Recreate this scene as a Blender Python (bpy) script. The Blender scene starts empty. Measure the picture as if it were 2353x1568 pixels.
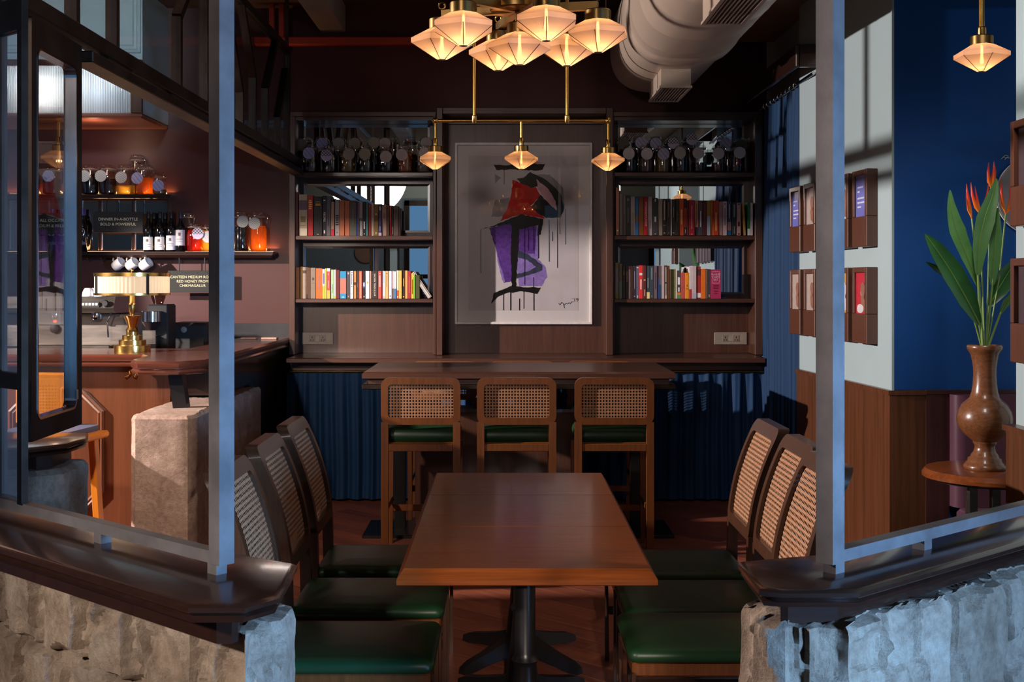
import bpy, bmesh, math, random
from mathutils import Vector, Matrix, noise
PI = math.pi
random.seed(7)
C = bpy.context.scene.collection
SC = bpy.context.scene

# ------------------------------------------------------------------ camera
F, CX, CY, CH = 2770.0, 1157.0, 650.0, 1.62        # focal length in pixels, principal point, eye height
cam_d = bpy.data.cameras.new('camera')
cam_d.sensor_width = 36.0
cam_d.lens = F / 2353 * 36.0
cam_d.shift_x = (1176.5 - CX) / 2353
cam_d.shift_y = -(784.0 - CY) / 2353
cam_d.clip_start = 0.05
cam = bpy.data.objects.new('camera', cam_d)
C.objects.link(cam)
cam.location = (0, 0, CH)
cam.rotation_euler = (PI / 2, 0, 0)
SC.camera = cam

# ------------------------------------------------------------------ view, world
SC.view_settings.view_transform = 'Standard'
SC.view_settings.look = 'None'
SC.view_settings.exposure = 0.0
SC.view_settings.gamma = 1.0
SC.view_settings.use_curve_mapping = False
SC.cycles.use_denoising = True
SC.cycles.max_bounces = 8
SC.cycles.transparent_max_bounces = 24
SC.cycles.caustics_reflective = False
SC.cycles.caustics_refractive = False
SC.cycles.sample_clamp_indirect = 4.0
w = bpy.data.worlds.new('world'); SC.world = w; w.use_nodes = True
w.node_tree.nodes['Background'].inputs[0].default_value = (0.42, 0.42, 0.46, 1)
w.node_tree.nodes['Background'].inputs[1].default_value = 0.012

# ------------------------------------------------------------------ large lights
def lamp(name, kind, loc, target, power, color, **kw):
    d = bpy.data.lights.new(name, kind); d.energy = power; d.color = color
    for k, v in kw.items(): setattr(d, k, v)
    o = bpy.data.objects.new(name, d); C.objects.link(o); o.location = loc
    if target is not None:
        o.rotation_euler = (Vector(target) - Vector(loc)).to_track_quat('-Z', 'Y').to_euler()
    return o
# evening light from the window side of the bar, low and hard
lamp('key_spot', 'SPOT', (-5.5, 5.85, 2.75), (0.6, 7.1, 1.7), 2400, (1.0, 0.87, 0.82), spot_size=math.radians(82), spot_blend=0.12, shadow_soft_size=0.05)
# blue dusk daylight through the big window on the street side
lamp('dusk_daylight', 'AREA', (4.0, -1.0, 1.08), (0.1, 2.75, 0.95), 62, (0.24, 0.52, 1.0), shape='RECTANGLE', size=0.7, size_y=0.35, spread=math.radians(50))
# added fill spots for the near stone wall and the bookcases
lamp('stone_wall_fill', 'SPOT', (-2.7, 0.5, 2.35), (-0.95, 2.75, 0.70), 430, (1.0, 0.89, 0.80), spot_size=math.radians(34), spot_blend=0.8, shadow_soft_size=0.10)
lamp('front_spot', 'SPOT', (-2.4, -2.5, 3.5), (0.15, 9.2, 1.75), 850, (1.0, 0.84, 0.76), spot_size=math.radians(18), spot_blend=0.5, shadow_soft_size=0.7)
# added spot that brightens the floor under the tables
lamp('floor_fill', 'SPOT', (0.25, -4.2, 2.9), (0.10, 5.75, 0.0), 1500, (1.0, 0.82, 0.70), spot_size=math.radians(6), spot_blend=0.5, shadow_soft_size=0.05)
lamp('alcove_fill', 'SPOT', (1.62, 3.9, 3.2), (2.35, 6.2, 1.3), 140, (1.0, 0.95, 0.92), spot_size=math.radians(42), spot_blend=0.5, shadow_soft_size=0.4)  # added to brighten the blue wall and vase
# spot added to wash the bar canopy, standing in for daylight
lamp('canopy_wash', 'SPOT', (-2.3, 5.6, 3.62), (-3.5, 8.66, 3.5), 260, (0.80, 0.92, 1.0), spot_size=math.radians(44), spot_blend=0.5, shadow_soft_size=0.15)
# spot added to brighten the street side wall behind the viewer
lamp('street_side_wash', 'SPOT', (-1.5, -2.2, 3.6), (-1.6, -4.5, 1.7), 24, (0.85, 0.95, 1.0), spot_size=math.radians(120), spot_blend=0.6, shadow_soft_size=0.2)
# made-up spot in the aisle that lights the bar front
lamp('bar_front_fill', 'SPOT', (-2.0, 4.0, 2.36), (-2.15, 6.9, 0.75), 260, (1.0, 0.80, 0.66), spot_size=math.radians(58), spot_blend=0.5, shadow_soft_size=0.06)
# warm ceiling lamp far behind the viewer (seen only in the mirrors)
lamp('rear_room_light', 'AREA', (-0.5, -2.6, 2.6), (-0.5, -2.6, 4.0), 30, (1.0, 0.74, 0.38), shape='RECTANGLE', size=2.0, size_y=1.0)

# ------------------------------------------------------------------ helpers
def at(px, py, Y):
    """point at depth Y that the photograph shows at pixel (px, py)"""
    return Vector(((px - CX) * Y / F, Y, CH - (py - CY) * Y / F))
def gx(px, Y): return (px - CX) * Y / F
def gz(py, Y): return CH - (py - CY) * Y / F

def srgb(r, g, b):
    f = lambda c: (c / 255) / 12.92 if c / 255 <= 0.04045 else ((c / 255 + 0.055) / 1.055) ** 2.4
    return (f(r), f(g), f(b), 1.0)

class MB:
    def __init__(s): s.v = []; s.f = []; s.m = []
    def add(s, vs, fs):
        n = len(s.v); s.v += [tuple(p) for p in vs]; s.f += [tuple(i + n for i in f) for f in fs]; return s
    def box(s, x0, x1, y0, y1, z0, z1, b=0.0):
        if x0 > x1: x0, x1 = x1, x0
        if y0 > y1: y0, y1 = y1, y0
        if z0 > z1: z0, z1 = z1, z0
        if b <= 0:
            vs = [(x, y, z) for x in (x0, x1) for y in (y0, y1) for z in (z0, z1)]
            return s.add(vs, [(0, 1, 3, 2), (4, 6, 7, 5), (0, 4, 5, 1), (2, 3, 7, 6), (0, 2, 6, 4), (1, 5, 7, 3)])
        b = min(b, (x1 - x0) * .45, (y1 - y0) * .45, (z1 - z0) * .45)
        vs = []; idx = {}
        for i, x in enumerate((x0, x1)):
            for j, y in enumerate((y0, y1)):
                for k, z in enumerate((z0, z1)):
                    sx, sy, sz = 1 - 2 * i, 1 - 2 * j, 1 - 2 * k
                    idx[i, j, k, 0] = len(vs); vs.append((x, y + sy * b, z + sz * b))
                    idx[i, j, k, 1] = len(vs); vs.append((x + sx * b, y, z + sz * b))
                    idx[i, j, k, 2] = len(vs); vs.append((x + sx * b, y + sy * b, z))
        q = lambda *a: tuple(idx[t] for t in a)
        fs = []
        for i in (0, 1):
            fs.append(q((i, 0, 0, 0), (i, 1, 0, 0), (i, 1, 1, 0), (i, 0, 1, 0)))
            fs.append(q((0, i, 0, 1), (1, i, 0, 1), (1, i, 1, 1), (0, i, 1, 1)))
            fs.append(q((0, 0, i, 2), (1, 0, i, 2), (1, 1, i, 2), (0, 1, i, 2)))
        for i in (0, 1):
            for j in (0, 1):
                fs.append(q((i, j, 0, 0), (i, j, 1, 0), (i, j, 1, 1), (i, j, 0, 1)))
                fs.append(q((i, 0, j, 0), (i, 1, j, 0), (i, 1, j, 2), (i, 0, j, 2)))
                fs.append(q((0, i, j, 1), (1, i, j, 1), (1, i, j, 2), (0, i, j, 2)))
        for i in (0, 1):
            for j in (0, 1):
                for k in (0, 1): fs.append(q((i, j, k, 0), (i, j, k, 1), (i, j, k, 2)))
        return s.add(vs, fs)
    def loft(s, rings, cap=True, closed=True):
        n = len(rings[0]); vs = [p for r in rings for p in r]; fs = []
        for a in range(len(rings) - 1):
            for i in range(n if closed else n - 1):
                j = (i + 1) % n
                fs.append((a * n + i, a * n + j, (a + 1) * n + j, (a + 1) * n + i))
        if cap:
            fs.append(tuple(range(n))); fs.append(tuple((len(rings) - 1) * n + i for i in range(n)))
        return s.add(vs, fs)
    def prism(s, poly, z0, z1): return s.loft([[(x, y, z0) for x, y in poly], [(x, y, z1) for x, y in poly]])
    def lathe(s, prof, n=24, cx=0, cy=0, cap=True, a0=0.0):
        return s.loft([[(cx + r * math.cos(a0 + 2 * PI * i / n), cy + r * math.sin(a0 + 2 * PI * i / n), z) for i in range(n)] for r, z in prof], cap)
    def tube(s, pts, r, n=8, rs=None):
        pts = [Vector(p) for p in pts]; rings = []
        up = Vector((0.123, 0.31, 0.94)).normalized()
        for i, p in enumerate(pts):
            t = (pts[min(i + 1, len(pts) - 1)] - pts[max(i - 1, 0)]).normalized()
            a = t.cross(up)
            if a.length < 1e-3: a = t.cross(Vector((1, 0, 0)))
            a.normalize(); b = t.cross(a).normalized(); rr = rs[i] if rs else r
            rings.append([p + a * rr * math.cos(2 * PI * k / n) + b * rr * math.sin(2 * PI * k / n) for k in range(n)])
        return s.loft(rings)
    def bar(s, p0, p1, wd, ht, up=(0, 0, 1), b=0.0):
        p0, p1 = Vector(p0), Vector(p1); t = (p1 - p0); L = t.length; t.normalize()
        side = t.cross(Vector(up)).normalized(); u = side.cross(t).normalized()
        m = MB().box(0, L, -wd / 2, wd / 2, -ht / 2, ht / 2, b)
        return s.add([p0 + t * x + side * y + u * z for x, y, z in m.v], m.f)
    def poly(s, pts): return s.add(pts, [tuple(range(len(pts)))])
    def grid(s, fn, nu, nv):
        vs = [fn(i / nu, j / nv) for j in range(nv + 1) for i in range(nu + 1)]
        fs = [(j * (nu + 1) + i, j * (nu + 1) + i + 1, (j + 1) * (nu + 1) + i + 1, (j + 1) * (nu + 1) + i) for j in range(nv) for i in range(nu)]
        return s.add(vs, fs)
    def xf(s, mat): s.v = [tuple(mat @ Vector(p)) for p in s.v]; return s
    def build(s, name, mat, parent=None, smooth=0, loc=None, mats=None, recalc=True):
        me = bpy.data.meshes.new(name); me.from_pydata(s.v, [], s.f)
        if recalc:
            bm = bmesh.new(); bm.from_mesh(me); bmesh.ops.recalc_face_normals(bm, faces=bm.faces); bm.to_mesh(me); bm.free()
        for mm in (mats or [mat]): me.materials.append(mm)
        if smooth:
            me.shade_smooth(); me.set_sharp_from_angle(angle=math.radians(smooth))
        me.update()
        o = bpy.data.objects.new(name, me); C.objects.link(o)
        if parent is not None: o.parent = parent
        if loc is not None: o.location = loc
        return o

def thing(name, label, cat, loc=(0, 0, 0), rz=0.0, group=None):
    o = bpy.data.objects.new(name, None); C.objects.link(o)
    o.empty_display_size = 0.05
    o.location = loc; o.rotation_euler = (0, 0, rz); o['label'] = label; o['category'] = cat
    if group: o['group'] = group
    return o
def tag(o, label, cat, group=None, kind=None):
    o['label'] = label; o['category'] = cat
    if group: o['group'] = group
    if kind: o['kind'] = kind
    return o
def struct(o, label=None):
    o['kind'] = 'structure'
    if label: o['label'] = label; o['category'] = 'structure'
    return o
def dup(root, loc, rz=None, label=None, group=None):
    r = root.copy(); C.objects.link(r); r.location = loc
    if rz is not None: r.rotation_euler = (0, 0, rz)
    if label: r['label'] = label
    if group: r['group'] = group
    for ch in list(root.children):
        c = ch.copy(); C.objects.link(c); c.parent = r
        for g in list(ch.children):
            d = g.copy(); C.objects.link(d); d.parent = c
    return r
def offset_poly(poly, d):
    """inset (d>0) a counter-clockwise polygon"""
    n = len(poly); out = []
    for i in range(n):
        p0, p1, p2 = Vector(poly[i - 1]), Vector(poly[i]), Vector(poly[(i + 1) % n])
        e1, e2 = (p1 - p0).normalized(), (p2 - p1).normalized()
        n1, n2 = Vector((-e1.y, e1.x)), Vector((-e2.y, e2.x))
        b = n1 + n2
        k = d / max(0.25, (1 + n1.dot(n2)))
        out.append(tuple(p1 + b * k))
    return out
def text_mesh(name, body, size, mat, parent, loc, rot=(PI / 2, 0, 0), align='CENTER', sx=1.0, line=1.0, extrude=0.0006):
    cu = bpy.data.curves.new(name, 'FONT'); cu.body = body; cu.size = size; cu.align_x = align; cu.align_y = 'CENTER'
    cu.extrude = extrude; cu.space_line = line; cu.resolution_u = 3
    o = bpy.data.objects.new(name, cu); C.objects.link(o)
    dg = bpy.context.evaluated_depsgraph_get()
    me = bpy.data.meshes.new_from_object(o.evaluated_get(dg))
    C.objects.unlink(o); bpy.data.objects.remove(o); bpy.data.curves.remove(cu)
    me.materials.clear(); me.materials.append(mat); me.name = name
    t = bpy.data.objects.new(name, me); C.objects.link(t)
    t.parent = parent; t.location = loc; t.rotation_euler = rot; t.scale = (sx, 1, 1)
    return t

# ------------------------------------------------------------------ materials
def new_mat(name):
    m = bpy.data.materials.new(name); m.use_nodes = True
    nt = m.node_tree; return m, nt, nt.nodes['Principled BSDF']
def L(nt, a, b): nt.links.new(a, b)
def coords(nt, scale=(1, 1, 1), rot=(0, 0, 0), kind='Object'):
    tc = nt.nodes.new('ShaderNodeTexCoord'); mp = nt.nodes.new('ShaderNodeMapping')
    mp.inputs['Scale'].default_value = scale; mp.inputs['Rotation'].default_value = rot
    L(nt, tc.outputs[kind], mp.inputs['Vector']); return mp.outputs['Vector']
def tex_noise(nt, vec, scale, detail=6, rough=0.6, dist=0.0):
    n = nt.nodes.new('ShaderNodeTexNoise'); n.inputs['Scale'].default_value = scale; n.inputs['Detail'].default_value = detail
    n.inputs['Roughness'].default_value = rough; n.inputs['Distortion'].default_value = dist
    L(nt, vec, n.inputs['Vector']); return n
def ramp(nt, fac, stops):
    r = nt.nodes.new('ShaderNodeValToRGB')
    while len(r.color_ramp.elements) < len(stops): r.color_ramp.elements.new(0.5)
    for e, (p, c) in zip(r.color_ramp.elements, stops): e.position = p; e.color = c
    L(nt, fac, r.inputs['Fac']); return r.outputs['Color']
def bump(nt, bsdf, h, strength, dist=0.01):
    b = nt.nodes.new('ShaderNodeBump'); b.inputs['Strength'].default_value = strength; b.inputs['Distance'].default_value = dist
    L(nt, h, b.inputs['Height']); L(nt, b.outputs['Normal'], bsdf.inputs['Normal'])
def mul(c, k): return (c[0] * k, c[1] * k, c[2] * k, 1.0)

def wood(name, c, axis='X', grain=1.0, rough=0.35, contrast=0.45, coat=0.3):
    m, nt, b = new_mat(name)
    sc = {'X': (0.6, 16, 16), 'Y': (16, 0.6, 16), 'Z': (16, 16, 0.6)}[axis]
    v = coords(nt, sc)
    n = tex_noise(nt, v, 3.0 * grain, 8, 0.65, 0.4)
    n2 = tex_noise(nt, v, 14.0 * grain, 4, 0.6)
    mx = nt.nodes.new('ShaderNodeMath'); mx.operation = 'MULTIPLY_ADD'; mx.inputs[1].default_value = 0.35
    L(nt, n2.outputs['Fac'], mx.inputs[0]); 
    m2 = nt.nodes.new('ShaderNodeMath'); m2.operation = 'MULTIPLY'; m2.inputs[1].default_value = 0.75
    L(nt, n.outputs['Fac'], m2.inputs[0]); L(nt, m2.outputs[0], mx.inputs[2])
    col = ramp(nt, mx.outputs[0], [(0.33, mul(c, 1 - contrast)), (0.56, c), (0.75, mul(c, 1 + contrast * .7))])
    L(nt, col, b.inputs['Base Color'])
    b.inputs['Roughness'].default_value = rough
    b.inputs['Coat Weight'].default_value = coat; b.inputs['Coat Roughness'].default_value = 0.12
    bump(nt, b, mx.outputs[0], 0.06, 0.004)
    return m
def paint(name, c, rough=0.55, var=0.10, scale=3.0, bmp=0.03, metal=0.0, coat=0.0):
    m, nt, b = new_mat(name)
    v = coords(nt)
    n = tex_noise(nt, v, scale, 5, 0.6)
    col = ramp(nt, n.outputs['Fac'], [(0.3, mul(c, 1 - var)), (0.7, mul(c, 1 + var))])
    L(nt, col, b.inputs['Base Color']); b.inputs['Roughness'].default_value = rough; b.inputs['Metallic'].default_value = metal
    b.inputs['Coat Weight'].default_value = coat; b.inputs['Coat Roughness'].default_value = 0.03
    if bmp:
        n2 = tex_noise(nt, v, scale * 25, 3, 0.6); bump(nt, b, n2.outputs['Fac'], bmp, 0.003)
    return m
def metal(name, c, rough=0.3, var=0.25, scale=8.0, stretch=(1, 1, 1)):
    m, nt, b = new_mat(name)
    v = coords(nt, stretch); n = tex_noise(nt, v, scale, 6, 0.65)
    L(nt, ramp(nt, n.outputs['Fac'], [(0.3, mul(c, 1 - var)), (0.7, mul(c, 1 + var))]), b.inputs['Base Color'])
    b.inputs['Metallic'].default_value = 1.0
    r = nt.nodes.new('ShaderNodeMapRange'); r.inputs['To Min'].default_value = rough * 0.75; r.inputs['To Max'].default_value = rough * 1.3
    L(nt, n.outputs['Fac'], r.inputs['Value']); L(nt, r.outputs[0], b.inputs['Roughness'])
    return m
def thin_glass(name, tint=(1, 1, 1, 1), gloss=0.08, rough=0.0, fres=True, bumpy=0.0):
    """cheap clear pane: see-through with a mirror-like share"""
    m, nt, b = new_mat(name); nt.nodes.remove(b)
    t = nt.nodes.new('ShaderNodeBsdfTransparent'); t.inputs[0].default_value = tint
    g = nt.nodes.new('ShaderNodeBsdfGlossy'); g.inputs['Roughness'].default_value = rough
    mix = nt.nodes.new('ShaderNodeMixShader')
    lw = nt.nodes.new('ShaderNodeLayerWeight'); lw.inputs['Blend'].default_value = 0.35
    mr = nt.nodes.new('ShaderNodeMapRange'); mr.inputs['To Min'].default_value = gloss; mr.inputs['To Max'].default_value = min(1, gloss * 6)
    L(nt, lw.outputs['Facing'], mr.inputs['Value']); L(nt, mr.outputs[0], mix.inputs[0])
    L(nt, t.outputs[0], mix.inputs[1]); L(nt, g.outputs[0], mix.inputs[2])
    if bumpy:
        n = tex_noise(nt, coords(nt), 60, 2, 0.5); bp = nt.nodes.new('ShaderNodeBump'); bp.inputs['Strength'].default_value = bumpy
        L(nt, n.outputs['Fac'], bp.inputs['Height']); L(nt, bp.outputs[0], g.inputs['Normal'])
    L(nt, mix.outputs[0], nt.nodes['Material Output'].inputs[0])
    return m
def emit(name, c, s):
    m, nt, b = new_mat(name); nt.nodes.remove(b)
    e = nt.nodes.new('ShaderNodeEmission'); e.inputs[0].default_value = c; e.inputs[1].default_value = s
    L(nt, e.outputs[0], nt.nodes['Material Output'].inputs[0]); return m
_flat = {}
def flat(r, g, b, rough=0.55, k=1.0):
    key = (round(r), round(g), round(b), rough, k)
    if key not in _flat:
        c = mul(srgb(min(255, r), min(255, g), min(255, b)), k)
        _flat[key] = paint('print_%d_%d_%d' % key[:3], c, rough, 0.12, 18.0, 0.0)
    return _flat[key]

M = {}
M['walnut'] = wood('walnut_wood', srgb(80, 48, 35), 'X')
M['walnut_z'] = wood('walnut_wood_upright', srgb(80, 48, 35), 'Z')
M['table'] = wood('table_wood', srgb(128, 66, 28), 'X', 1.0, 0.30, 0.5, 0.25)
M['table'].node_tree.nodes['Principled BSDF'].inputs['Specular IOR Level'].default_value = 0.35
M['chair'] = wood('chair_wood', srgb(116, 65, 28), 'Z', 1.2, 0.38, 0.4, 0.25)
M['chair_dark'] = wood('chair_wood_dark', srgb(70, 40, 22), 'Z', 1.2, 0.38, 0.4, 0.25)
M['cap'] = wood('dark_cap_wood', srgb(46, 27, 20), 'X', 0.8, 0.26, 0.35, 0.4)
M['bar_wood'] = wood('bar_front_wood', srgb(100, 57, 34), 'Z', 0.7, 0.34, 0.28, 0.2)
M['bar_top'] = wood('bar_top_wood', srgb(92, 48, 34), 'X', 0.8, 0.25, 0.35, 0.4)
M['wainscot'] = wood('wainscot_wood', srgb(98, 58, 35), 'Z', 0.7, 0.36, 0.5, 0.2)
M['orange_wood'] = wood('orange_stool_wood', srgb(205, 120, 30), 'Z', 0.8, 0.4, 0.2, 0.2)
M['cane'] = paint('woven_cane', srgb(172, 124, 90), 0.6, 0.22, 60.0, 0.0)
M['green'] = paint('green_leather', srgb(26, 60, 33), 0.40, 0.12, 4.0, 0.05)
M['maroon'] = paint('maroon_wall_paint', srgb(76, 36, 33), 0.42, 0.06, 1.5, 0.03)
M['darkred'] = paint('dark_red_paint', srgb(72, 15, 10), 0.6, 0.10, 1.5, 0.03)
M['redtrim'] = paint('red_trim_paint', srgb(200, 66, 34), 0.5, 0.08)
M['pale'] = paint('pale_blue_wall_paint', srgb(172, 192, 196), 0.55, 0.03, 1.5, 0.02)
M['blue'] = paint('deep_blue_wall_paint', srgb(0, 84, 168), 0.5, 0.05, 1.2, 0.02)
M['beige'] = paint('beige_ceiling_paint', srgb(158, 138, 116), 0.6, 0.10, 5.0, 0.08)
M['ceiling'] = paint('ceiling_paint', srgb(92, 66, 54), 0.7, 0.08)
M['steel'] = paint('worn_steel_frame', srgb(116, 110, 110), 0.40, 0.30, 7.0, 0.05, 0.12)
M['dark_steel'] = metal('dark_steel_frame', srgb(62, 53, 47), 0.42, 0.4, 6.0)
M['black_iron'] = paint('black_cast_iron', srgb(26, 25, 27), 0.32, 0.2, 8.0, 0.04)
M['black_steel'] = paint('black_steel', srgb(20, 18, 18), 0.3, 0.2)
M['brass'] = metal('brass', srgb(206, 164, 92), 0.22, 0.12, 6.0)
M['brass_old'] = metal('aged_brass', srgb(150, 118, 70), 0.3, 0.25, 10.0)
M['chrome'] = metal('chrome', srgb(210, 210, 214), 0.12, 0.05)
M['stainless'] = metal('stainless_steel', srgb(150, 142, 134), 0.34, 0.1, 4.0, (1, 1, 6))
M['duct'] = paint('painted_duct_metal', srgb(206, 186, 168), 0.36, 0.05, 2.0, 0.02, 0.35)
M['curtain'] = paint('blue_curtain_cloth', srgb(0, 52, 94), 0.75, 0.10, 20.0, 0.15)
M['window_glass'] = thin_glass('window_pane_glass', (0.95, 0.96, 0.97, 1), 0.10)
M['jar_glass'] = thin_glass('jar_glass', (0.93, 0.94, 0.93, 1), 0.07, 0.03, True, 0.1)
M['black'] = paint('matt_black', srgb(24, 22, 22), 0.6, 0.15)
M['white'] = paint('white_ceramic', srgb(226, 220, 216), 0.25, 0.03)
M['paper'] = paint('book_pages', srgb(200, 184, 160), 0.8, 0.1, 80.0)
M['chalk'] = paint('chalk_lettering', srgb(226, 214, 168), 0.8, 0.1)
M['board'] = paint('blackboard', srgb(30, 28, 22), 0.7, 0.15)
m, nt, b = new_mat('mirror'); b.inputs['Metallic'].default_value = 1; b.inputs['Base Color'].default_value = (0.80, 0.83, 0.84, 1); b.inputs['Roughness'].default_value = 0.0
M['mirror'] = m

def stone_mat(name, c1, c2, c3):
    m, nt, b = new_mat(name); v = coords(nt)
    n1 = tex_noise(nt, v, 5.0, 8, 0.7, 0.6); n2 = tex_noise(nt, v, 45, 8, 0.75); n3 = tex_noise(nt, v, 190, 4, 0.7)
    at_ = nt.nodes.new('ShaderNodeAttribute'); at_.attribute_name = 'block_tone'
    def mulmix(a_, b_, f):
        x = nt.nodes.new('ShaderNodeMix'); x.data_type = 'RGBA'; x.blend_type = 'MULTIPLY'; x.inputs[0].default_value = f
        L(nt, a_, x.inputs[6]); L(nt, b_, x.inputs[7]); return x.outputs[2]
    col = ramp(nt, n1.outputs['Fac'], [(0.30, c1), (0.50, c2), (0.70, c3)])
    col = mulmix(col, ramp(nt, n2.outputs['Fac'], [(0.32, (0.42, 0.38, 0.35, 1)), (0.58, (1, 1, 1, 1))]), 0.55)
    L(nt, mulmix(col, at_.outputs['Color'], 1.0), b.inputs['Base Color']); b.inputs['Roughness'].default_value = 0.92
    h = nt.nodes.new('ShaderNodeMath'); h.operation = 'MULTIPLY_ADD'; h.inputs[1].default_value = 0.35; L(nt, n3.outputs['Fac'], h.inputs[0]); L(nt, n2.outputs['Fac'], h.inputs[2])
    bump(nt, b, h.outputs[0], 0.85, 0.012)
    return m
M['stone'] = stone_mat('rough_sandstone', srgb(134, 112, 94), srgb(178, 156, 136), srgb(204, 186, 166))
M['stone_pink'] = stone_mat('pink_grey_dressed_stone', srgb(150, 124, 108), srgb(178, 150, 134), srgb(196, 172, 156))

# floor: diagonal boards
m, nt, b = new_mat('diagonal_floor_boards')
v = coords(nt, (1, 1, 1), (0, 0, math.radians(42)))
br = nt.nodes.new('ShaderNodeTexBrick'); L(nt, v, br.inputs['Vector'])
for k, val in (('Scale', 1.0), ('Mortar Size', 0.0025), ('Brick Width', 1.1), ('Row Height', 0.135), ('Bias', 0.0)): br.inputs[k].default_value = val
br.inputs['Color1'].default_value = srgb(168, 94, 68); br.inputs['Color2'].default_value = srgb(126, 70, 54); br.inputs['Mortar'].default_value = srgb(170, 110, 80)
g = nt.nodes.new('ShaderNodeMapping'); g.inputs['Scale'].default_value = (1.2, 18, 1); L(nt, v, g.inputs['Vector'])
n = tex_noise(nt, g.outputs['Vector'], 2.5, 8, 0.7, 0.8)
mixc = nt.nodes.new('ShaderNodeMix'); mixc.data_type = 'RGBA'; mixc.blend_type = 'MULTIPLY'; mixc.inputs[0].default_value = 0.8
L(nt, br.outputs['Color'], mixc.inputs[6]); L(nt, ramp(nt, n.outputs['Fac'], [(0.3, (0.4, 0.36, 0.34, 1)), (0.62, (1, 1, 1, 1))]), mixc.inputs[7])
L(nt, mixc.outputs[2], b.inputs['Base Color']); b.inputs['Roughness'].default_value = 0.4
bump(nt, b, br.outputs['Fac'], 0.2, 0.002)
M['floor'] = m

# ================================================================== the room
struct(MB().box(-6.3, 4.5, -4.6, 9.6, -0.06, 0.0).build('floor', M['floor']))
struct(MB().box(-6.3, 4.5, -4.6, 9.6, 3.75, 3.85).build('ceiling', M['ceiling']))
struct(MB().box(-6.3, -1.62, 9.35, 9.5, 0, 3.75).build('wall_back_bar', M['maroon']))
struct(MB().box(-1.62, 2.2, 9.42, 9.5, 0, 3.75).build('wall_back', M['walnut_z']))
struct(MB().box(-1.62, 2.02, 9.26, 9.42, 2.93, 3.75).build('wall_back_upper', M['darkred']))
struct(MB().box(-6.4, -6.3, -4.6, 9.5, 0, 3.75).build('wall_left', M['pale']))
struct(MB().box(2.02, 2.2, 7.86, 9.42, 0, 3.75).build('wall_right_recess', M['pale']))
PA, PB = Vector((1.93, 7.86)), Vector((2.03, 6.30))
struct(MB().prism([(PA.x, PA.y), (PB.x, PB.y), (2.2, 6.3), (2.2, 7.86)], 0, 3.75).build('wall_right', M['pale']))
struct(MB().box(2.2, 3.4, 6.30, 6.42, 0, 3.75).box(2.031, 2.2, 6.296, 6.30, 1.06, 3.75).build('wall_right_alcove', M['blue']))
struct(MB().box(3.3, 3.4, 4.0, 6.3, 0, 3.75).build('wall_right_alcove_end', M['pale']))
struct(MB().box(2.037, 2.4, 2.6, 4.79, 0, 3.75).build('wall_right_front', M['pale']))
# wainscot with a small top rail
MB_w = MB().prism([(PA.x - .018, PA.y), (PB.x - .018, PB.y - .018), (2.2, 6.282), (2.2, 6.3), (PB.x + .01, PB.y), (PA.x, PA.y)], 0, 1.035)
MB_w.prism([(PA.x - .026, PA.y), (PB.x - .026, PB.y - .026), (2.2, 6.274), (2.2, 6.3), (PB.x, PB.y), (PA.x, PA.y)], 1.035, 1.058)
struct(MB_w.build('trim_1', M['wainscot']))
struct(MB().box(1.996, 2.037, 2.6, 4.79, 0, 1.035).box(1.985, 2.037, 2.6, 4.80, 1.035, 1.058).build('trim_2', M['wainscot']))
struct(MB().box(2.024, 2.036, 6.284, 6.297, 1.058, 3.75).build('trim_3', M['pale']))
struct(MB().box(2.2, 2.32, 6.275, 6.30, 0, 1.04).box(2.2, 3.3, 6.27, 6.30, 1.04, 1.062).build('trim_4', wood('dark_panel_wood', srgb(74, 42, 38), 'Z', 0.7, 0.35)))
# window behind the blue curtain
wf = struct(MB().box(1.985, 2.02, 8.0, 8.06, 0.9, 2.86).box(1.985, 2.02, 8.99, 9.05, 0.9, 2.86).box(1.985, 2.02, 8.0, 9.05, 0.9, 0.96).box(1.985, 2.02, 8.0, 9.05, 2.4, 2.45).box(1.985, 2.02, 8.0, 9.05, 2.80, 2.86).build('window_1', M['black_steel']))
MB().box(2.0, 2.008, 8.06, 8.99, 0.96, 2.80).build('pane', emit('dusk_glass', (0.02, 0.20, 0.36, 1), 0.55), wf)
# ceiling beams and the red trim along the top of the back wall
struct(MB().box(-1.40, -1.215, 2.0, 9.26, 3.544, 3.75).build('trim_5', M['beige']))
struct(MB().box(-1.9, 0.6, 9.18, 9.26, 3.435, 3.495, .006).build('trim_6', M['redtrim']))
struct(MB().box(-1.79, -1.755, 9.2, 9.26, 3.495, 3.75).build('trim_7', M['redtrim']))
struct(MB().box(-1.715, -1.68, 9.2, 9.26, 3.495, 3.75).build('trim_8', M['redtrim']))
struct(MB().box(1.35, 2.02, 9.0, 9.26, 3.50, 3.62).build('trim_9', M['beige']))
struct(MB().box(1.72, 2.02, 2.0, 9.0, 3.42, 3.75).build('trim_10', M['beige']))
struct(MB().box(-5.0, -3.0, 6.8, 7.0, 2.535, 3.75).build('trim_light_blocker', M['ceiling']))  # unseen beam added to cut the key light high on the back wall
tag(MB().box(-3.35, -3.1, 4.4, 6.0, 0, 1.93, .01).build('light_blocker_cabinet', M['walnut_z'], None), 'tall plain walnut cabinet added out of view to keep light off the seats', 'cabinet')  # unseen, added to block the key light from seats and tables

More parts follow.
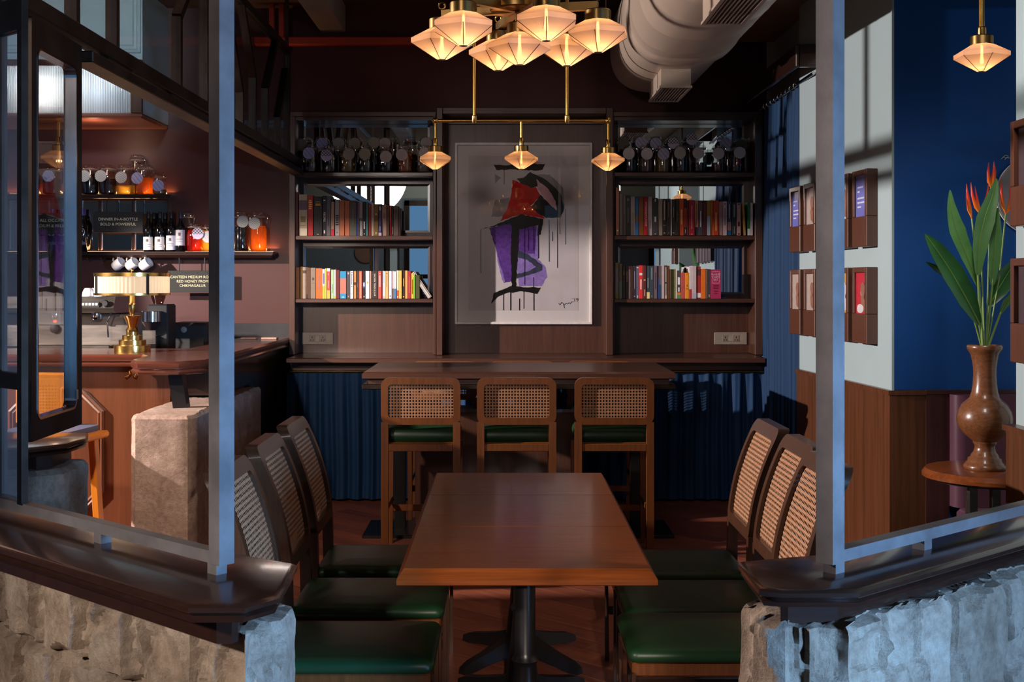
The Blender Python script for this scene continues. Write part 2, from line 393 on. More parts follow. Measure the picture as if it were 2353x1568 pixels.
# street side behind the viewer: pale wall with dark steel windows (seen in the mirrors)
struct(MB().box(-6.3, 4.5, -4.6, -4.5, 0, 3.75).build('wall_front', M['pale']))
struct(MB().box(4.4, 4.5, -4.6, 2.6, 0, 3.75).box(2.4, 4.5, 2.5, 2.6, 0, 3.75).build('wall_right_street', M['pale']))
sky = emit('evening_window_glass', (0.18, 0.42, 0.75, 1), 0.5)
for k, (xa, xb) in enumerate(((-5.6, -4.0), (-1.9, -0.9), (0.7, 2.1), (2.8, 3.9))):
    fr = MB()
    fr.box(xa, xa + .09, -4.5, -4.36, .5, 3.2).box(xb - .09, xb, -4.5, -4.36, .5, 3.2).box(xa, xb, -4.5, -4.36, .5, .6).box(xa, xb, -4.5, -4.36, 3.1, 3.2)
    fr.box((xa + xb) / 2 - .04, (xa + xb) / 2 + .04, -4.48, -4.38, .6, 3.1).box(xa, xb, -4.48, -4.38, 1.7, 1.78)
    wo = struct(fr.build('window_%d' % (k + 2), M['dark_steel']))
    MB().box(xa + .09, xb - .09, -4.46, -4.45, .6, 3.1).build('pane', sky, wo)
o = tag(MB().lathe([(.21, 0), (.21, .02), (.2, .024)], 40).xf(Matrix.Translation((-2.66, -4.48, 2.21)) @ Matrix.Rotation(-PI / 2, 4, 'X')).build('wall_disc', paint('beige_disc', srgb(200, 160, 130), .6), None), 'beige round disc on the street side wall, seen only in the mirrors', 'sign')
# window frame the blue daylight falls through
wo = struct(MB().box(4.3, 4.4, -1.9, -1.8, .5, 2.9).box(4.3, 4.4, -.2, -.1, .5, 2.9).box(4.3, 4.4, -1.9, -.1, .5, .6).box(4.3, 4.4, -1.9, -.1, 2.8, 2.9).build('window_6', M['dark_steel']))

# ================================================================== stone half walls
def stone_ring(name, mat, parent, poly, z0, z1, step=0.018, course=0.27, block=0.30, seed=0, amp=0.022, rough=0.010, round_top=0.04, flat_frac=.68):
    """rough quarry-faced masonry round a counter-clockwise plan: sawn faces with narrower broken strips between them"""
    n = len(poly); pts = []; s = 0.0
    for i in range(n):
        a, b2 = Vector(poly[i]), Vector(poly[(i + 1) % n]); e = b2 - a; Ln = e.length; e.normalize(); nr = Vector((e.y, -e.x))
        pa = a - Vector(poly[i - 1]); pa.normalize(); nprev = Vector((pa.y, -pa.x))
        k = max(2, int(Ln / step))
        for j in range(k):
            nn = (nr + nprev).normalized() if j == 0 else nr
            pts.append((a + e * (Ln * j / k), nn, s + Ln * j / k, i, min(Ln * j / k, Ln - Ln * j / k)))
        s += Ln
    rows = max(3, int((z1 - z0) / step)); rings = []; tone = []
    rnd = lambda a, b2, c: (math.sin(a * 127.1 + b2 * 311.7 + c * 74.7 + seed) * 43758.5453) % 1.0
    sm = lambda x: 0.0 if x < 0 else (1.0 if x > 1 else x * x * (3 - 2 * x))
    for r in range(rows + 1):
        z = z0 + (z1 - z0) * r / rows; ring = []
        for p, nn, ss, seg, de_ in pts:
            wob = noise.noise(Vector((ss * 6, z * 6, seed))) * 0.016 + noise.noise(Vector((ss * 23, z * 23, seed))) * 0.006
            zq = (z1 - z + wob) / course
            ci = math.floor(zq); fz = zq % 1.0
            so = ss + wob * .8 + rnd(ci, 1, 2) * block
            bi = math.floor(so / block); fb = (so / block) % 1.0
            ff = flat_frac + (rnd(bi, ci, 7) - .5) * .2
            de = min(fb, ff - fb) * block
            face = sm((de + .002) / .007)
            dz = min(fz, 1 - fz) * course; face *= sm((dz + .001) / .010)
            tilt = (fb / ff - .5) * (rnd(bi, ci, 3) - .3) * amp * 1.1 + (fz - .5) * (rnd(bi, ci, 4) - .5) * amp * .8
            hi = (rnd(bi, ci, 9) - .2) * amp * .9 + tilt + noise.fractal(Vector((p.x, p.y, z)) * 17, .9, 2.1, 4) * rough * .3
            ch = noise.noise(Vector((p.x * 8, p.y * 8, z * 7 + seed)))
            chip = (sm((ch - .22) / .05) * .5 + max(0, ch - .22) * 2) * amp * .9
            ridge = abs(noise.noise(Vector((ss * 46, z * 8, seed)))) + .6 * abs(noise.noise(Vector((ss * 100, z * 26, seed + 3)))) + .4 * noise.noise(Vector((ss * 20, z * 40, seed)))
            lo = -amp * .95 + ridge * rough * 2.6 - (1 - sm(dz / .02)) * amp * .7
            d = lo + (hi - chip - lo) * face
            d *= .25 + .75 * sm(de_ / .03)
            top = max(0.0, 1 - (z1 - z) / round_top); d -= top * top * 0.010 + top * ridge * rough * 1.2
            ring.append((p.x + nn.x * d, p.y + nn.y * d, z - (ridge * .010 if r == rows else 0)))
            t = .72 + .42 * rnd(bi, ci, 11); wr = .04 * (rnd(bi, ci, 12) - .3)
            tone.append((t + wr, t, t - wr * 1.4, 1.0))
        rings.append(ring)
    top = rings[-1]
    cx = sum(p[0] for p in top) / len(top); cy = sum(p[1] for p in top) / len(top)
    rings.append([(x + (cx - x) * .03 - 0, y + (cy - y) * .03, z + .004) for x, y, z in top]); tone += tone[-len(top):]
    o = MB().loft(rings).build(name, mat, parent, smooth=24)
    ca = o.data.color_attributes.new('block_tone', 'FLOAT_COLOR', 'POINT')
    ca.data.foreach_set('color', [v for t in tone for v in t])
    return o

def cap_profile(poly, z_top, name, parent):
    """moulded wooden coping: stepped ogee edge"""
    R = lambda d, z: [(x, y, z) for x, y in offset_poly(poly, d)]
    m = MB().loft([R(.035, z_top - .042), R(.012, z_top - .041), R(.006, z_top - .030), R(.014, z_top - .025), R(.006, z_top - .022), R(0, z_top - .017), R(0, z_top - .008), R(.006, z_top - .003), R(.014, z_top)])
    return m.build(name, M['cap'], parent, smooth=40)

U1, V1 = Vector((-.749, .663)), Vector((.663, .749))          # along and across the near stone wall on the bar side
U2, V2 = Vector((.762, .648)), Vector((-.648, .762))          # the same for the one on the alcove side
def far(p, u, t): return (p[0] + u.x * t, p[1] + u.y * t)

capL = [(-.656, 2.508), (-.539, 2.508), (-.480, 2.588), (-.493, 2.882), (-.672, 3.003)]
capL = [far(capL[0], U1, 2.3)] + capL + [far(capL[4], U1, 2.2)]
rootL = thing('stone_half_wall', 'rough tan stone half wall with dark wood coping below the glazed window screen', 'half wall', (0, 0, 0))
stL = [(-.561, 2.615), (-.505, 2.70), (-.497, 2.866), (-.66, 2.975)]
stL = [far(stL[0], U1, 2.2)] + stL + [far(stL[3], U1, 2.1)]
stone_ring('stonework', M['stone'], rootL, stL, 0.40, 0.862, .0095, .215, .245, 3.0, .034, .012)
MB().prism(offset_poly(capL, .095), 0.84, 0.909).build('base_board', M['cap'], rootL)
cap_profile(capL, 0.95, 'coping', rootL)

capR = [(.607, 2.629), (.777, 2.629)]
capR = capR + [far(capR[1], U2, 2.0), far((.80, 2.985), U2, 1.7), (.80, 2.985), (.70, 2.955), (.564, 2.905), (.561, 2.647)]
rootR = thing('stone_half_wall', 'pale blue-lit stone half wall with dark wood coping near the alcove', 'half wall', (0, 0, 0))
stR = [(.564, 2.723), (.612, 2.668), (.76, 2.648)]
stR = stR + [far(stR[2], U2, 2.0), far((.80, 2.95), U2, 1.7), (.74, 2.93), (.560, 2.864)]
stone_ring('stonework', M['stone'], rootR, stR, 0.40, 0.862, .0105, .34, .27, 11.0, .024, .011, .04, .86)
MB().prism(offset_poly(capR, .075), 0.84, 0.909).build('base_board', M['cap'], rootR)
cap_profile(capR, 0.95, 'coping', rootR)

# ---- steel frames standing on the copings
def frame_on(corner, u, v, wd, length, name, label, feet, top=3.75):
    r = thing(name, label, 'screen frame', (0, 0, 0))
    c = Vector(corner)
    def P2(a, b_, z): q = c + u * a + v * b_; return (q.x, q.y, z)
    ring = lambda a0, a1, b0, b1, z: [P2(a0, b0, z), P2(a1, b0, z), P2(a1, b1, z), P2(a0, b1, z)]
    MB().loft([ring(0, wd, 0, wd, .975), ring(0, wd, 0, wd, top)]).build('post', M['steel'], r)
    MB().loft([ring(wd, length, .004, wd - .004, .975), ring(wd, length, .004, wd - .004, 1.003)]).build('bottom_rail', M['steel'], r)
    for t in feet:
        MB().loft([ring(t, t + .035, .006, wd - .006, .948), ring(t, t + .035, .006, wd - .006, .976)]).build('foot', M['steel'], r)
    return r, ring
frL, ringL = frame_on((-.646, 2.74), U1, V1, .041, 2.0, 'steel_screen', 'tall steel post and low rail beside the bar, on the tan stone half wall', (.02, .52))
frR, ringR = frame_on((.751, 2.749), U2, V2, .046, 1.7, 'steel_screen', 'tall steel post and low rail on the half wall before the alcove', (.02, .40))
# fixed light at the far left of the bar side screen
MB().loft([ringL(.93, .955, 0, .02, 1.0), ringL(.93, .955, 0, .02, 2.55)]).build('mullion', M['dark_steel'], frL)
MB().loft([ringL(1.095, 1.16, 0, .041, 1.003), ringL(1.095, 1.16, 0, .041, 3.75)]).build('post', M['dark_steel'], frL)
MB().loft([ringL(.955, 1.095, 0, .03, 1.32), ringL(.955, 1.095, 0, .03, 1.365)]).build('middle_rail', M['dark_steel'], frL)
MB().loft([ringL(.955, 1.095, 0, .03, 2.33), ringL(.955, 1.095, 0, .03, 2.42)]).build('top_rail', M['dark_steel'], frL)
MB().loft([ringL(.955, 1.095, .012, .016, 1.365), ringL(.955, 1.095, .012, .016, 2.33)]).build('glass_pane', M['window_glass'], frL)
MB().loft([ringL(.955, 1.095, .012, .016, 1.003), ringL(.955, 1.095, .012, .016, 1.32)]).build('glass_pane', M['window_glass'], frL)

# ---- open casement and the long glazed transom over the aisle
XP = -1.56
r = thing('casement_window', 'open dark metal casement window with a rounded glass pane near the bar', 'window', (0, 0, 0))
e = Vector((-.012, .47)).normalized(); n2 = Vector((e.y, -e.x))
def CW(a, d, z): q = Vector((XP, 3.957)) + e * a + n2 * d; return (q.x, q.y, z)
def cring(a0, a1, d0, d1, z): return [CW(a0, d0, z), CW(a1, d0, z), CW(a1, d1, z), CW(a0, d1, z)]
def rr(w0, w1, z0, z1, rad, k=5):
    out = []
    for cxx, czz, a0 in ((w1 - rad, z1 - rad, 0), (w0 + rad, z1 - rad, 90), (w0 + rad, z0 + rad, 180), (w1 - rad, z0 + rad, 270)):
        for i in range(k + 1):
            a = math.radians(a0 + 90 * i / k); out.append((cxx + rad * math.cos(a), czz + rad * math.sin(a)))
    return out
outer, inner = rr(-.03, .475, 1.10, 2.49, .004), rr(.015, .41, 1.165, 2.40, .035)
def ring_frame(outer, inner, f, d0, d1):
    return MB().loft([[f(a, d0, z) for a, z in outer], [f(a, d1, z) for a, z in outer], [f(a, d1, z) for a, z in inner], [f(a, d0, z) for a, z in inner], [f(a, d0, z) for a, z in outer]], cap=False)
ring_frame(outer, inner, CW, -.022, .022).build('frame', M['dark_steel'], r)
ring_frame(rr(.015, .41, 1.165, 2.40, .035), rr(.023, .402, 1.173, 2.392, .030), CW, -.014, .026).build('glazing_bead', M['chrome'], r)
MB().loft([[CW(a, -.003, z) for a, z in inner], [CW(a, .003, z) for a, z in inner]]).build('glass_pane', M['window_glass'], r)
MB().tube([CW(.392, .03, 1.20), CW(.392, .03, 1.235)], .006).build('catch', M['chrome'], r)

r = thing('transom_screen', 'long glazed dark steel transom with kinked mullions hanging over the aisle by the bar', 'transom', (0, 0, 0))
MB().box(XP - .03, XP + .03, 3.75, 9.14, 2.50, 2.56, .004).build('upper_beam', M['dark_steel'], r)
MB().box(XP - .045, XP + .045, 4.45, 9.14, 2.435, 2.478, .004).build('lower_beam', M['dark_steel'], r)
for yy in (4.7, 5.6, 6.5, 7.4, 8.3): MB().box(XP - .02, XP + .02, yy, yy + .3, 2.478, 2.50).build('spacer', M['dark_steel'], r)
MB().box(XP - .025, XP + .025, 3.9, 8.70, 3.27, 3.32, .004).build('top_rail', M['dark_steel'], r)
def mull(pts, wd=.038):
    m = MB()
    for (y0, z0), (y1, z1) in zip(pts, pts[1:]): m.bar((XP, y0, z0), (XP, y1, z1), wd, .045, up=(1, 0, 0))
    m.build('mullion', M['dark_steel'], r)
for pts in ([(4.36, 2.56), (4.36, 3.3)], [(4.81, 2.56), (4.81, 3.3)], [(5.76, 2.56), (5.76, 2.89), (6.18, 3.28)], [(6.28, 2.56), (6.28, 3.28)], [(7.13, 2.56), (7.13, 2.75), (6.85, 3.08), (6.66, 3.28)],
            [(7.5, 2.56), (7.5, 2.9), (7.16, 3.28)], [(7.885, 2.56), (7.885, 2.89), (8.24, 3.28)], [(8.31, 2.56), (8.31, 2.76), (8.61, 3.14)], [(8.68, 2.56), (8.68, 3.3)]): mull(pts)
for yy in (4.36, 6.28, 8.68): MB().box(XP - .012, XP + .012, yy - .012, yy + .012, 3.32, 3.75).build('hanger', M['dark_steel'], r)
MB().box(XP - .002, XP + .002, 3.95, 8.66, 2.56, 3.27).build('glass_pane', thin_glass('smoky_transom_glass', (0.93, 0.93, 0.93, 1), 0.06, 0.06), r)

# ---- further stone half wall that carries the end of the bar, and the capped pier beyond the casement
r = thing('stone_half_wall', 'pinkish grey stone half wall with a flat top under the end of the bar', 'half wall', (0, 0, 0))
stone_ring('stonework', M['stone_pink'], r, [(-1.90, 6.22), (-1.63, 6.22), (-1.60, 6.30), (-1.60, 7.95), (-1.93, 7.95), (-1.93, 6.25)], 0.0, 0.935, .02, 2.0, 1.9, 23.0, .006, .008, .012, .97)
r = thing('stone_pier', 'short stone pier with dark wood coping beyond the casement window', 'pier', (0, 0, 0))
stone_ring('stonework', M['stone'], r, [(-2.5, 4.98), (-1.93, 4.98), (-1.84, 5.05), (-1.84, 5.34), (-2.5, 5.34)], 0.0, 0.84, .022, .6, .34, 31.0, .014, .008, .03, .8)
MB().prism([(-2.45, 5.03), (-1.95, 5.03), (-1.9, 5.08), (-1.9, 5.30), (-2.45, 5.30)], .835, .909).build('base_board', M['cap'], r)
cap_profile([(-2.5, 4.88), (-1.92, 4.88), (-1.81, 5.02), (-1.80, 5.22), (-1.86, 5.40), (-2.5, 5.40)], .95, 'coping', r)

# ================================================================== seating and tables
def rrect(w2, h0, h1, rad, nc=5, ns=7):
    """rounded rectangle from (-w2,h0) to (w2,h1) with the same number of points whatever its size"""
    out = []
    cs = ((w2 - rad, h1 - rad, 0), (-w2 + rad, h1 - rad, 90), (-w2 + rad, h0 + rad, 180), (w2 - rad, h0 + rad, 270))
    for q, (cxx, czz, a0) in enumerate(cs):
        for i in range(nc + 1):
            a = math.radians(a0 + 90 * i / nc); out.append((cxx + rad * math.cos(a), czz + rad * math.sin(a)))
        nx = cs[(q + 1) % 4]; a = math.radians(a0 + 90)
        p0 = (cxx + rad * math.cos(a), czz + rad * math.sin(a)); p1 = (nx[0] + rad * math.cos(a), nx[1] + rad * math.sin(a))
        for i in range(1, ns): t = i / ns; out.append((p0[0] + (p1[0] - p0[0]) * t, p0[1] + (p1[1] - p0[1]) * t))
    return out
def cane_mesh(w2, h0, h1, pitch, f, hole=0.325):
    """woven cane sheet: a lattice with an eight-sided hole in every cell, laid on f(u, v)"""
    nu, nv = max(2, round(2 * w2 / pitch)), max(2, round((h1 - h0) / pitch)); pu, pv = 2 * w2 / nu, (h1 - h0) / nv
    m = MB(); vid = {}
    def V(u, v):
        k = (round(u, 5), round(v, 5))
        if k not in vid: vid[k] = len(m.v); m.v.append(tuple(f(u, v)))
        return vid[k]
    for i in range(nu):
        for j in range(nv):
            cu, cv = -w2 + (i + .5) * pu, h0 + (j + .5) * pv
            o = [V(cu + a * pu / 2, cv + b_ * pv / 2) for a, b_ in ((1, 0), (1, 1), (0, 1), (-1, 1), (-1, 0), (-1, -1), (0, -1), (1, -1))]
            h = []
            for k in range(8):
                a = math.radians(45 * k); h.append(len(m.v)); m.v.append(tuple(f(cu + hole * pu * math.cos(a), cv + hole * pv * math.sin(a))))
            for k in range(8): m.f.append((o[k], o[(k + 1) % 8], h[(k + 1) % 8], h[k]))
    return m
def cushion(m, x0, x1, y0, y1, z0, z1, puff=0.012, rad=0.03):
    def ring(d, z): return [(a, b_, z) for a, b_ in [( (x0 + x1) / 2 + p, (y0 + y1) / 2 + q) for p, q in rrect((x1 - x0) / 2 - d, -(y1 - y0) / 2 + d, (y1 - y0) / 2 - d, max(.006, rad - d * .5), 4, 4)]]
    h = z1 - z0
    return m.loft([ring(.012, z0), ring(.002, z0 + h * .2), ring(0, z0 + h * .45), ring(.004, z0 + h * .7), ring(.014, z0 + h * .88), ring(.03, z0 + h * .97), ring(.06, z1), ring(.12, z1 + puff * .6)])

# ---- dining chair: faces +X, origin on the floor under the seat
def back_x(z):
    if z < .60: return -.285 + (.60 - z) * .02
    t = (z - .60) / .44
    return -.285 - .022 * t - .105 * t * t
def make_dining_chair(label):
    t = thing('dining_chair', label, 'chair', (0, 0, 0), 0, 'cane-backed dining chairs')
    cushion(MB(), -.275, .275, -.225, .225, .43, .478).build('seat_cushion', M['green'], t, smooth=50)
    MB().box(-.262, .262, -.21, .21, .385, .43, .006).build('seat_frame', M['chair'], t)
    o, i = rrect(.225, .60, 1.04, .045), rrect(.187, .645, 0.992, .03)
    f = lambda d: (lambda u, v: (back_x(v) + d, u, v))
    m = MB().loft([[f(-.022)(*p) for p in o], [f(.022)(*p) for p in o], [f(.022)(*p) for p in i], [f(-.022)(*p) for p in i], [f(-.022)(*p) for p in o]], cap=False)
    m.build('back_frame', M['chair_dark'], t, smooth=40)
    cane_mesh(.190, .64, .996, .0172, f(.006)).build('cane_panel', M['cane'], t, recalc=False)
    for s in (-1, 1):
        y0, y1 = (s * .225, s * .19)
        m = MB().loft([[(x, y, z) for x, y in ((back_x(z) - .02, y0), (back_x(z) + .022, y0), (back_x(z) + .022, y1), (back_x(z) - .02, y1))] for z in (0, .2, .4, .55, .615)])
        m.build('leg', M['chair_dark'], t)
        MB().loft([[(a, b_, z) for a, b_ in ((.235 + k, s * .205 - k), (.265, s * .205 - k), (.265, s * .205 + k), (.235 + k, s * .205 + k))] for z, k in ((0, .012), (.40, .018))]).build('leg', M['chair_dark'], t)
        MB().box(-.29, .25, s * .2, s * .18, .20, .235, .004).build('stretcher', M['chair_dark'], t)
    return t
left_lab = ['dining chair on the bar side at the near end of the long table', 'middle dining chair on the bar side of the long table', 'dining chair on the bar side at the far end, nearest the bar stools']
right_lab = ['dining chair on the alcove side at the near end, behind the steel post', 'middle dining chair on the alcove side of the long table', 'dining chair on the alcove side at the far end, nearest the blue curtain']
ch0 = make_dining_chair('cane-backed ' + left_lab[0])
ch0.location = (-.485, 3.875, 0)
for k, y in ((1, 4.475), (2, 5.065)): dup(ch0, (-.485, y, 0), 0, 'cane-backed ' + left_lab[k])
for k, y, x in ((0, 3.98, .665), (1, 4.44, .70), (2, 4.97, .70)): dup(ch0, (x, y, 0), PI, 'cane-backed ' + right_lab[k])

# ---- bar stool: faces +Y, origin on the floor under the middle of its back
def make_stool(label, grp):
    t = thing('bar_stool', label, 'bar stool', (0, 0, 0), 0, grp)
    o, i = rrect(.233, .785, 1.062, .05), rrect(.192, .825, 1.022, .022)
    f = lambda d: (lambda u, v: (u, d - (v - .785) * .04, v))
    MB().loft([[f(-.018)(*p) for p in o], [f(.018)(*p) for p in o], [f(.018)(*p) for p in i], [f(-.018)(*p) for p in i], [f(-.018)(*p) for p in o]], cap=False).build('back_frame', M['chair'], t, smooth=40)
    cane_mesh(.194, .823, 1.024, .0178, f(.0)).build('cane_panel', M['cane'], t, recalc=False)
    cushion(MB(), -.225, .225, .045, .46, .675, .755).build('seat_cushion', M['green'], t, smooth=50)
    MB().box(-.19, .19, -.016, .012, .628, .672, .003).build('seat_rail', M['chair'], t)
    MB().box(-.205, .205, .03, .43, .63, .675, .004).build('seat_frame', M['chair'], t)
    for s in (-1, 1):
        MB().loft([[(s * .233, y0, z), (s * .190, y0, z), (s * .190, y1, z), (s * .233, y1, z)] for z, y0, y1 in ((0, -.02, .014), (.62, -.02, .016), (.80, -.019, .017))]).build('leg', M['chair'], t)
        MB().loft([[(s * .215 + a, .40 + b_, z) for a, b_ in ((-k, -k), (k, -k), (k, k), (-k, k))] for z, k in ((0, .013), (.64, .019))]).build('leg', M['chair'], t)
        MB().box(s * .22, s * .2, 0.0, .40, .26, .295, .003).build('stretcher', M['chair'], t)
    MB().box(-.2, .2, .39, .41, .20, .24, .003).build('footrest', M['chair'], t)
    return t
g1, g2 = 'cane-backed bar stools before the high table', 'cane-backed bar stools behind the high table'
st0 = make_stool('green seated cane bar stool before the high table, the one nearest the bar', g1); st0.location = (-.487, 7.1, 0)
dup(st0, (.077, 7.1, 0), 0, 'green seated cane bar stool before the high table, middle of the three', g1)
dup(st0, (.651, 7.1, 0), 0, 'green seated cane bar stool before the high table, the one nearest the curtain', g1)
for x, lab in ((-.42, 'the one nearest the bar'), (.133, 'middle of the three'), (.685, 'the one nearest the curtain')):
    dup(st0, (x, 8.60, 0), PI, 'bar stool back just showing beyond the high table, ' + lab, g2)

# ---- three square tables pushed together
def make_table(y0, y1, label, near):
    xc = .0715; t = thing('dining_table', label, 'table', (xc, (y0 + y1) / 2, 0), 0, 'dining tables pushed into one long table')
    d = (y1 - y0) / 2; w2 = .375; g = .003
    m = MB()
    yn = d - g
    c = .022 if near else .004
    R = lambda xo, yo, z: [(-w2 - xo, -yn - (yo if near else 0), z), (w2 + xo, -yn - (yo if near else 0), z), (w2 + xo, yn, z), (-w2 - xo, yn, z)]
    m.loft([R(.016, .016 if near else -.002, .700), R(.021, c, .704), R(.021, c, .720), R(.0, .0, .750)])
    m.build('table_top', M['table'], t)
    MB().lathe([(.045, .70), (.045, .69), (.034, .68), (.034, .40), (.040, .385), (.046, .375), (.040, .365), (.036, .355), (.045, .24), (.06, .12), (.062, .09)], 24).build('column', M['black_iron'], t, smooth=40)
    MB().box(-.2, .2, -.2, .2, .690, .700, .003).build('top_plate', M['black_iron'], t)
    for k in range(4):
        a = math.radians(45 + 90 * k); ux, uy = math.cos(a), math.sin(a); px_, py_ = -uy, ux
        rings = []
        for rr_, z0, z1, wd in ((.03, .02, .12, .03), (.12, .02, .085, .03), (.22, .012, .060, .026), (.30, .0, .045, .024), (.345, .0, .026, .02)):
            rings.append([(ux * rr_ + px_ * wd, uy * rr_ + py_ * wd, z0), (ux * rr_ - px_ * wd, uy * rr_ - py_ * wd, z0), (ux * rr_ - px_ * wd * .7, uy * rr_ - py_ * wd * .7, z1), (ux * rr_ + px_ * wd * .7, uy * rr_ + py_ * wd * .7, z1)])
        MB().loft(rings).build('foot', M['black_iron'], t, smooth=35)
make_table(3.668, 4.303, 'near wooden table of the row, with a wide front edge toward the entrance', True)
make_table(4.303, 4.938, 'middle wooden table of the three pushed end to end', False)
make_table(4.938, 5.515, 'far wooden table of the row, next to the bar stools', False)

# ---- high table
t = thing('high_table', 'long bar-height wooden table between two rows of cane stools', 'high table', (.094, 7.88, 0))
w2 = .965
R = lambda o, y0, y1, z: [(-w2 - o, y0 - o, z), (w2 + o, y0 - o, z), (w2 + o, y1 + o, z), (-w2 - o, y1 + o, z)]
MB().loft([R(-.01, -.46, .45, 1.024), R(.0, -.46, .45, 1.030), R(.0, -.46, .45, 1.058), R(-.012, -.46, .45, 1.07)]).build('table_top', M['walnut'], t)
MB().box(-.93, .93, -.43, .42, .995, 1.024).build('apron', M['walnut'], t)
MB().box(-.965, .965, -.46, .45, .962, .995, .004).build('under_plate', M['dark_steel'], t)
for s in (-1, 1):
    MB().box(s * .77 - .035, s * .77 + .035, -.035, .035, .02, .962).build('column', M['black_steel'], t)
    MB().box(s * .77 - .03, s * .77 + .03, -.40, .38, .93, .962).build('bracket', M['black_steel'], t)
    MB().box(s * .77 - .22, s * .77 + .22, -.25, .25, 0, .02, .004).build('base_plate', M['black_steel'], t)
MB().box(-.68, .42, .10, .32, 0, .76, .004).build('panel_base', M['walnut_z'], t)

# ================================================================== built-in back wall: bookcases, centre panel, counter
YF, YB = 9.15, 9.40                       # front of the bookcases, back of their niches
bx = lambda px: gx(px, YF)
bz = lambda py: gz(py, YF)
def bookcase(label, xl0, xl1, xr0, xr1, mir):
    """two uprights (pixel columns xl0..xl1 and xr0..xr1), three shelves, a head rail and three mirrors"""
    t = thing('bookcase', label, 'bookcase', (0, 0, 0))
    zc = 1.072
    MB().box(bx(xl0), bx(xl1), YF, YB + .02, zc, bz(257), .003).build('upright', M['walnut_z'], t)
    MB().box(bx(xr0), bx(xr1), YF, YB + .02, zc, bz(257), .003).build('upright', M['walnut_z'], t)
    MB().box(bx(xl0), bx(xr1), YF - .008, YB + .02, bz(268), bz(257), .003).build('head_rail', M['walnut'], t)
    MB().box(bx(xl1), bx(xr0), YF + .02, YB, bz(276), bz(268)).build('fascia', M['walnut'], t)
    for py in (396, 542, 687): MB().box(bx(xl1) + .001, bx(xr0) - .001, YF + .008, YB, bz(py + 9), bz(py), .003).build('shelf', M['walnut'], t)
    MB().box(bx(xl1), bx(xr0), YB, YB + .019, zc, bz(268)).build('back_panel', M['walnut_z'], t)
    m0, m1 = mir
    for ya, yb in ((281, 388), (423, 535), (566, 677)):
        X0, X1, Z0, Z1 = gx(m0, 9.385), gx(m1, 9.385), gz(yb, 9.385), gz(ya, 9.385)
        bv = .018
        MB().loft([[(X0, 9.394, Z0), (X1, 9.394, Z0), (X1, 9.394, Z1), (X0, 9.394, Z1)], [(X0, 9.388, Z0), (X1, 9.388, Z0), (X1, 9.388, Z1), (X0, 9.388, Z1)],
                   [(X0 + bv, 9.3848, Z0 + bv), (X1 - bv, 9.3848, Z0 + bv), (X1 - bv, 9.3848, Z1 - bv), (X0 + bv, 9.3848, Z1 - bv)]]).build('mirror', M['mirror'], t)
    return t
bookcase('dark walnut bookcase with mirrored shelves on the bar side of the painting', 664, 678, 995, 1002, (698, 988))
bookcase('dark walnut bookcase with mirrored shelves between the painting and the blue curtain', 1408.5, 1412, 1735, 1752, (1420, 1710))
# raised centre surround and the panel the painting hangs on
t = thing('picture_surround', 'raised walnut surround framing the big painting between the bookcases', 'panelling', (0, 0, 0))
MB().box(gx(1003, 9.1), gx(1017, 9.1), 9.10, 9.38, 1.072, gz(247, 9.1), .004).build('upright', M['walnut_z'], t)
MB().box(gx(1393, 9.1), gx(1409, 9.1), 9.10, 9.38, 1.072, gz(247, 9.1), .004).build('upright', M['walnut_z'], t)
MB().box(gx(1017, 9.1), gx(1393, 9.1), 9.10, 9.38, gz(262, 9.1), gz(247, 9.1), .004).build('head_rail', M['walnut'], t)
MB().box(gx(1003, 9.1), gx(1409, 9.1), 9.38, 9.415, 1.072, gz(250, 9.1)).build('back_panel', M['walnut_z'], t)
MB().box(gx(1017, 9.1), gx(1393, 9.1), 9.34, 9.38, gz(285, 9.34), gz(277, 9.34)).build('picture_rail', M['walnut'], t)
# counter, its fascia and the curtain rod
t = thing('counter', 'long narrow walnut counter under the bookcases, above the blue curtains', 'counter', (0, 0, 0))
MB().box(-1.58, 1.905, 8.75, 9.40, 1.036, 1.071, .005).build('worktop', M['walnut'], t)
MB().box(-1.58, 1.93, 8.93, 8.96, .97, 1.036).build('fascia', M['walnut'], t)
MB().tube([(-1.58, 8.90, .965), (1.93, 8.90, .965)], .009).build('curtain_rod', M['brass_old'], t)
# power sockets on the niche backs
for px0, px1, lab in ((694, 766, 'grey double socket plate under the books beside the bar'), (1641, 1716, 'grey double socket plate under the books by the curtain')):
    Y = 9.398; x0, x1, z0, z1 = gx(px0, Y), gx(px1, Y), gz(792, Y), gz(764, Y)
    t = thing('socket_plate', lab, 'power socket', ((x0 + x1) / 2, Y, (z0 + z1) / 2))
    wd, hh = (x1 - x0) / 2, (z1 - z0) / 2
    MB().box(-wd, wd, -.010, 0.0, -hh, hh, .003).build('plate', flat(150, 138, 124, .4), t)
    for s in (-1, 1):
        m = MB().box(s * .042 - .022, s * .042 + .022, -.013, -.010, -.026, .026, .001); m.build('socket', flat(138, 126, 112, .4), t)
        m = MB().box(s * .042 - .003, s * .042 + .003, -.0140, -.013, .002, .016).box(s * .042 - .013, s * .042 - .006, -.0140, -.013, -.016, -.008).box(s * .042 + .006, s * .042 + .013, -.0140, -.013, -.016, -.008)
        m.build('pin_holes', M['black'], t)
    MB().box(-.018, .018, -.0135, -.010, -.024, .024, .001).build('switch', flat(158, 146, 130, .4), t)

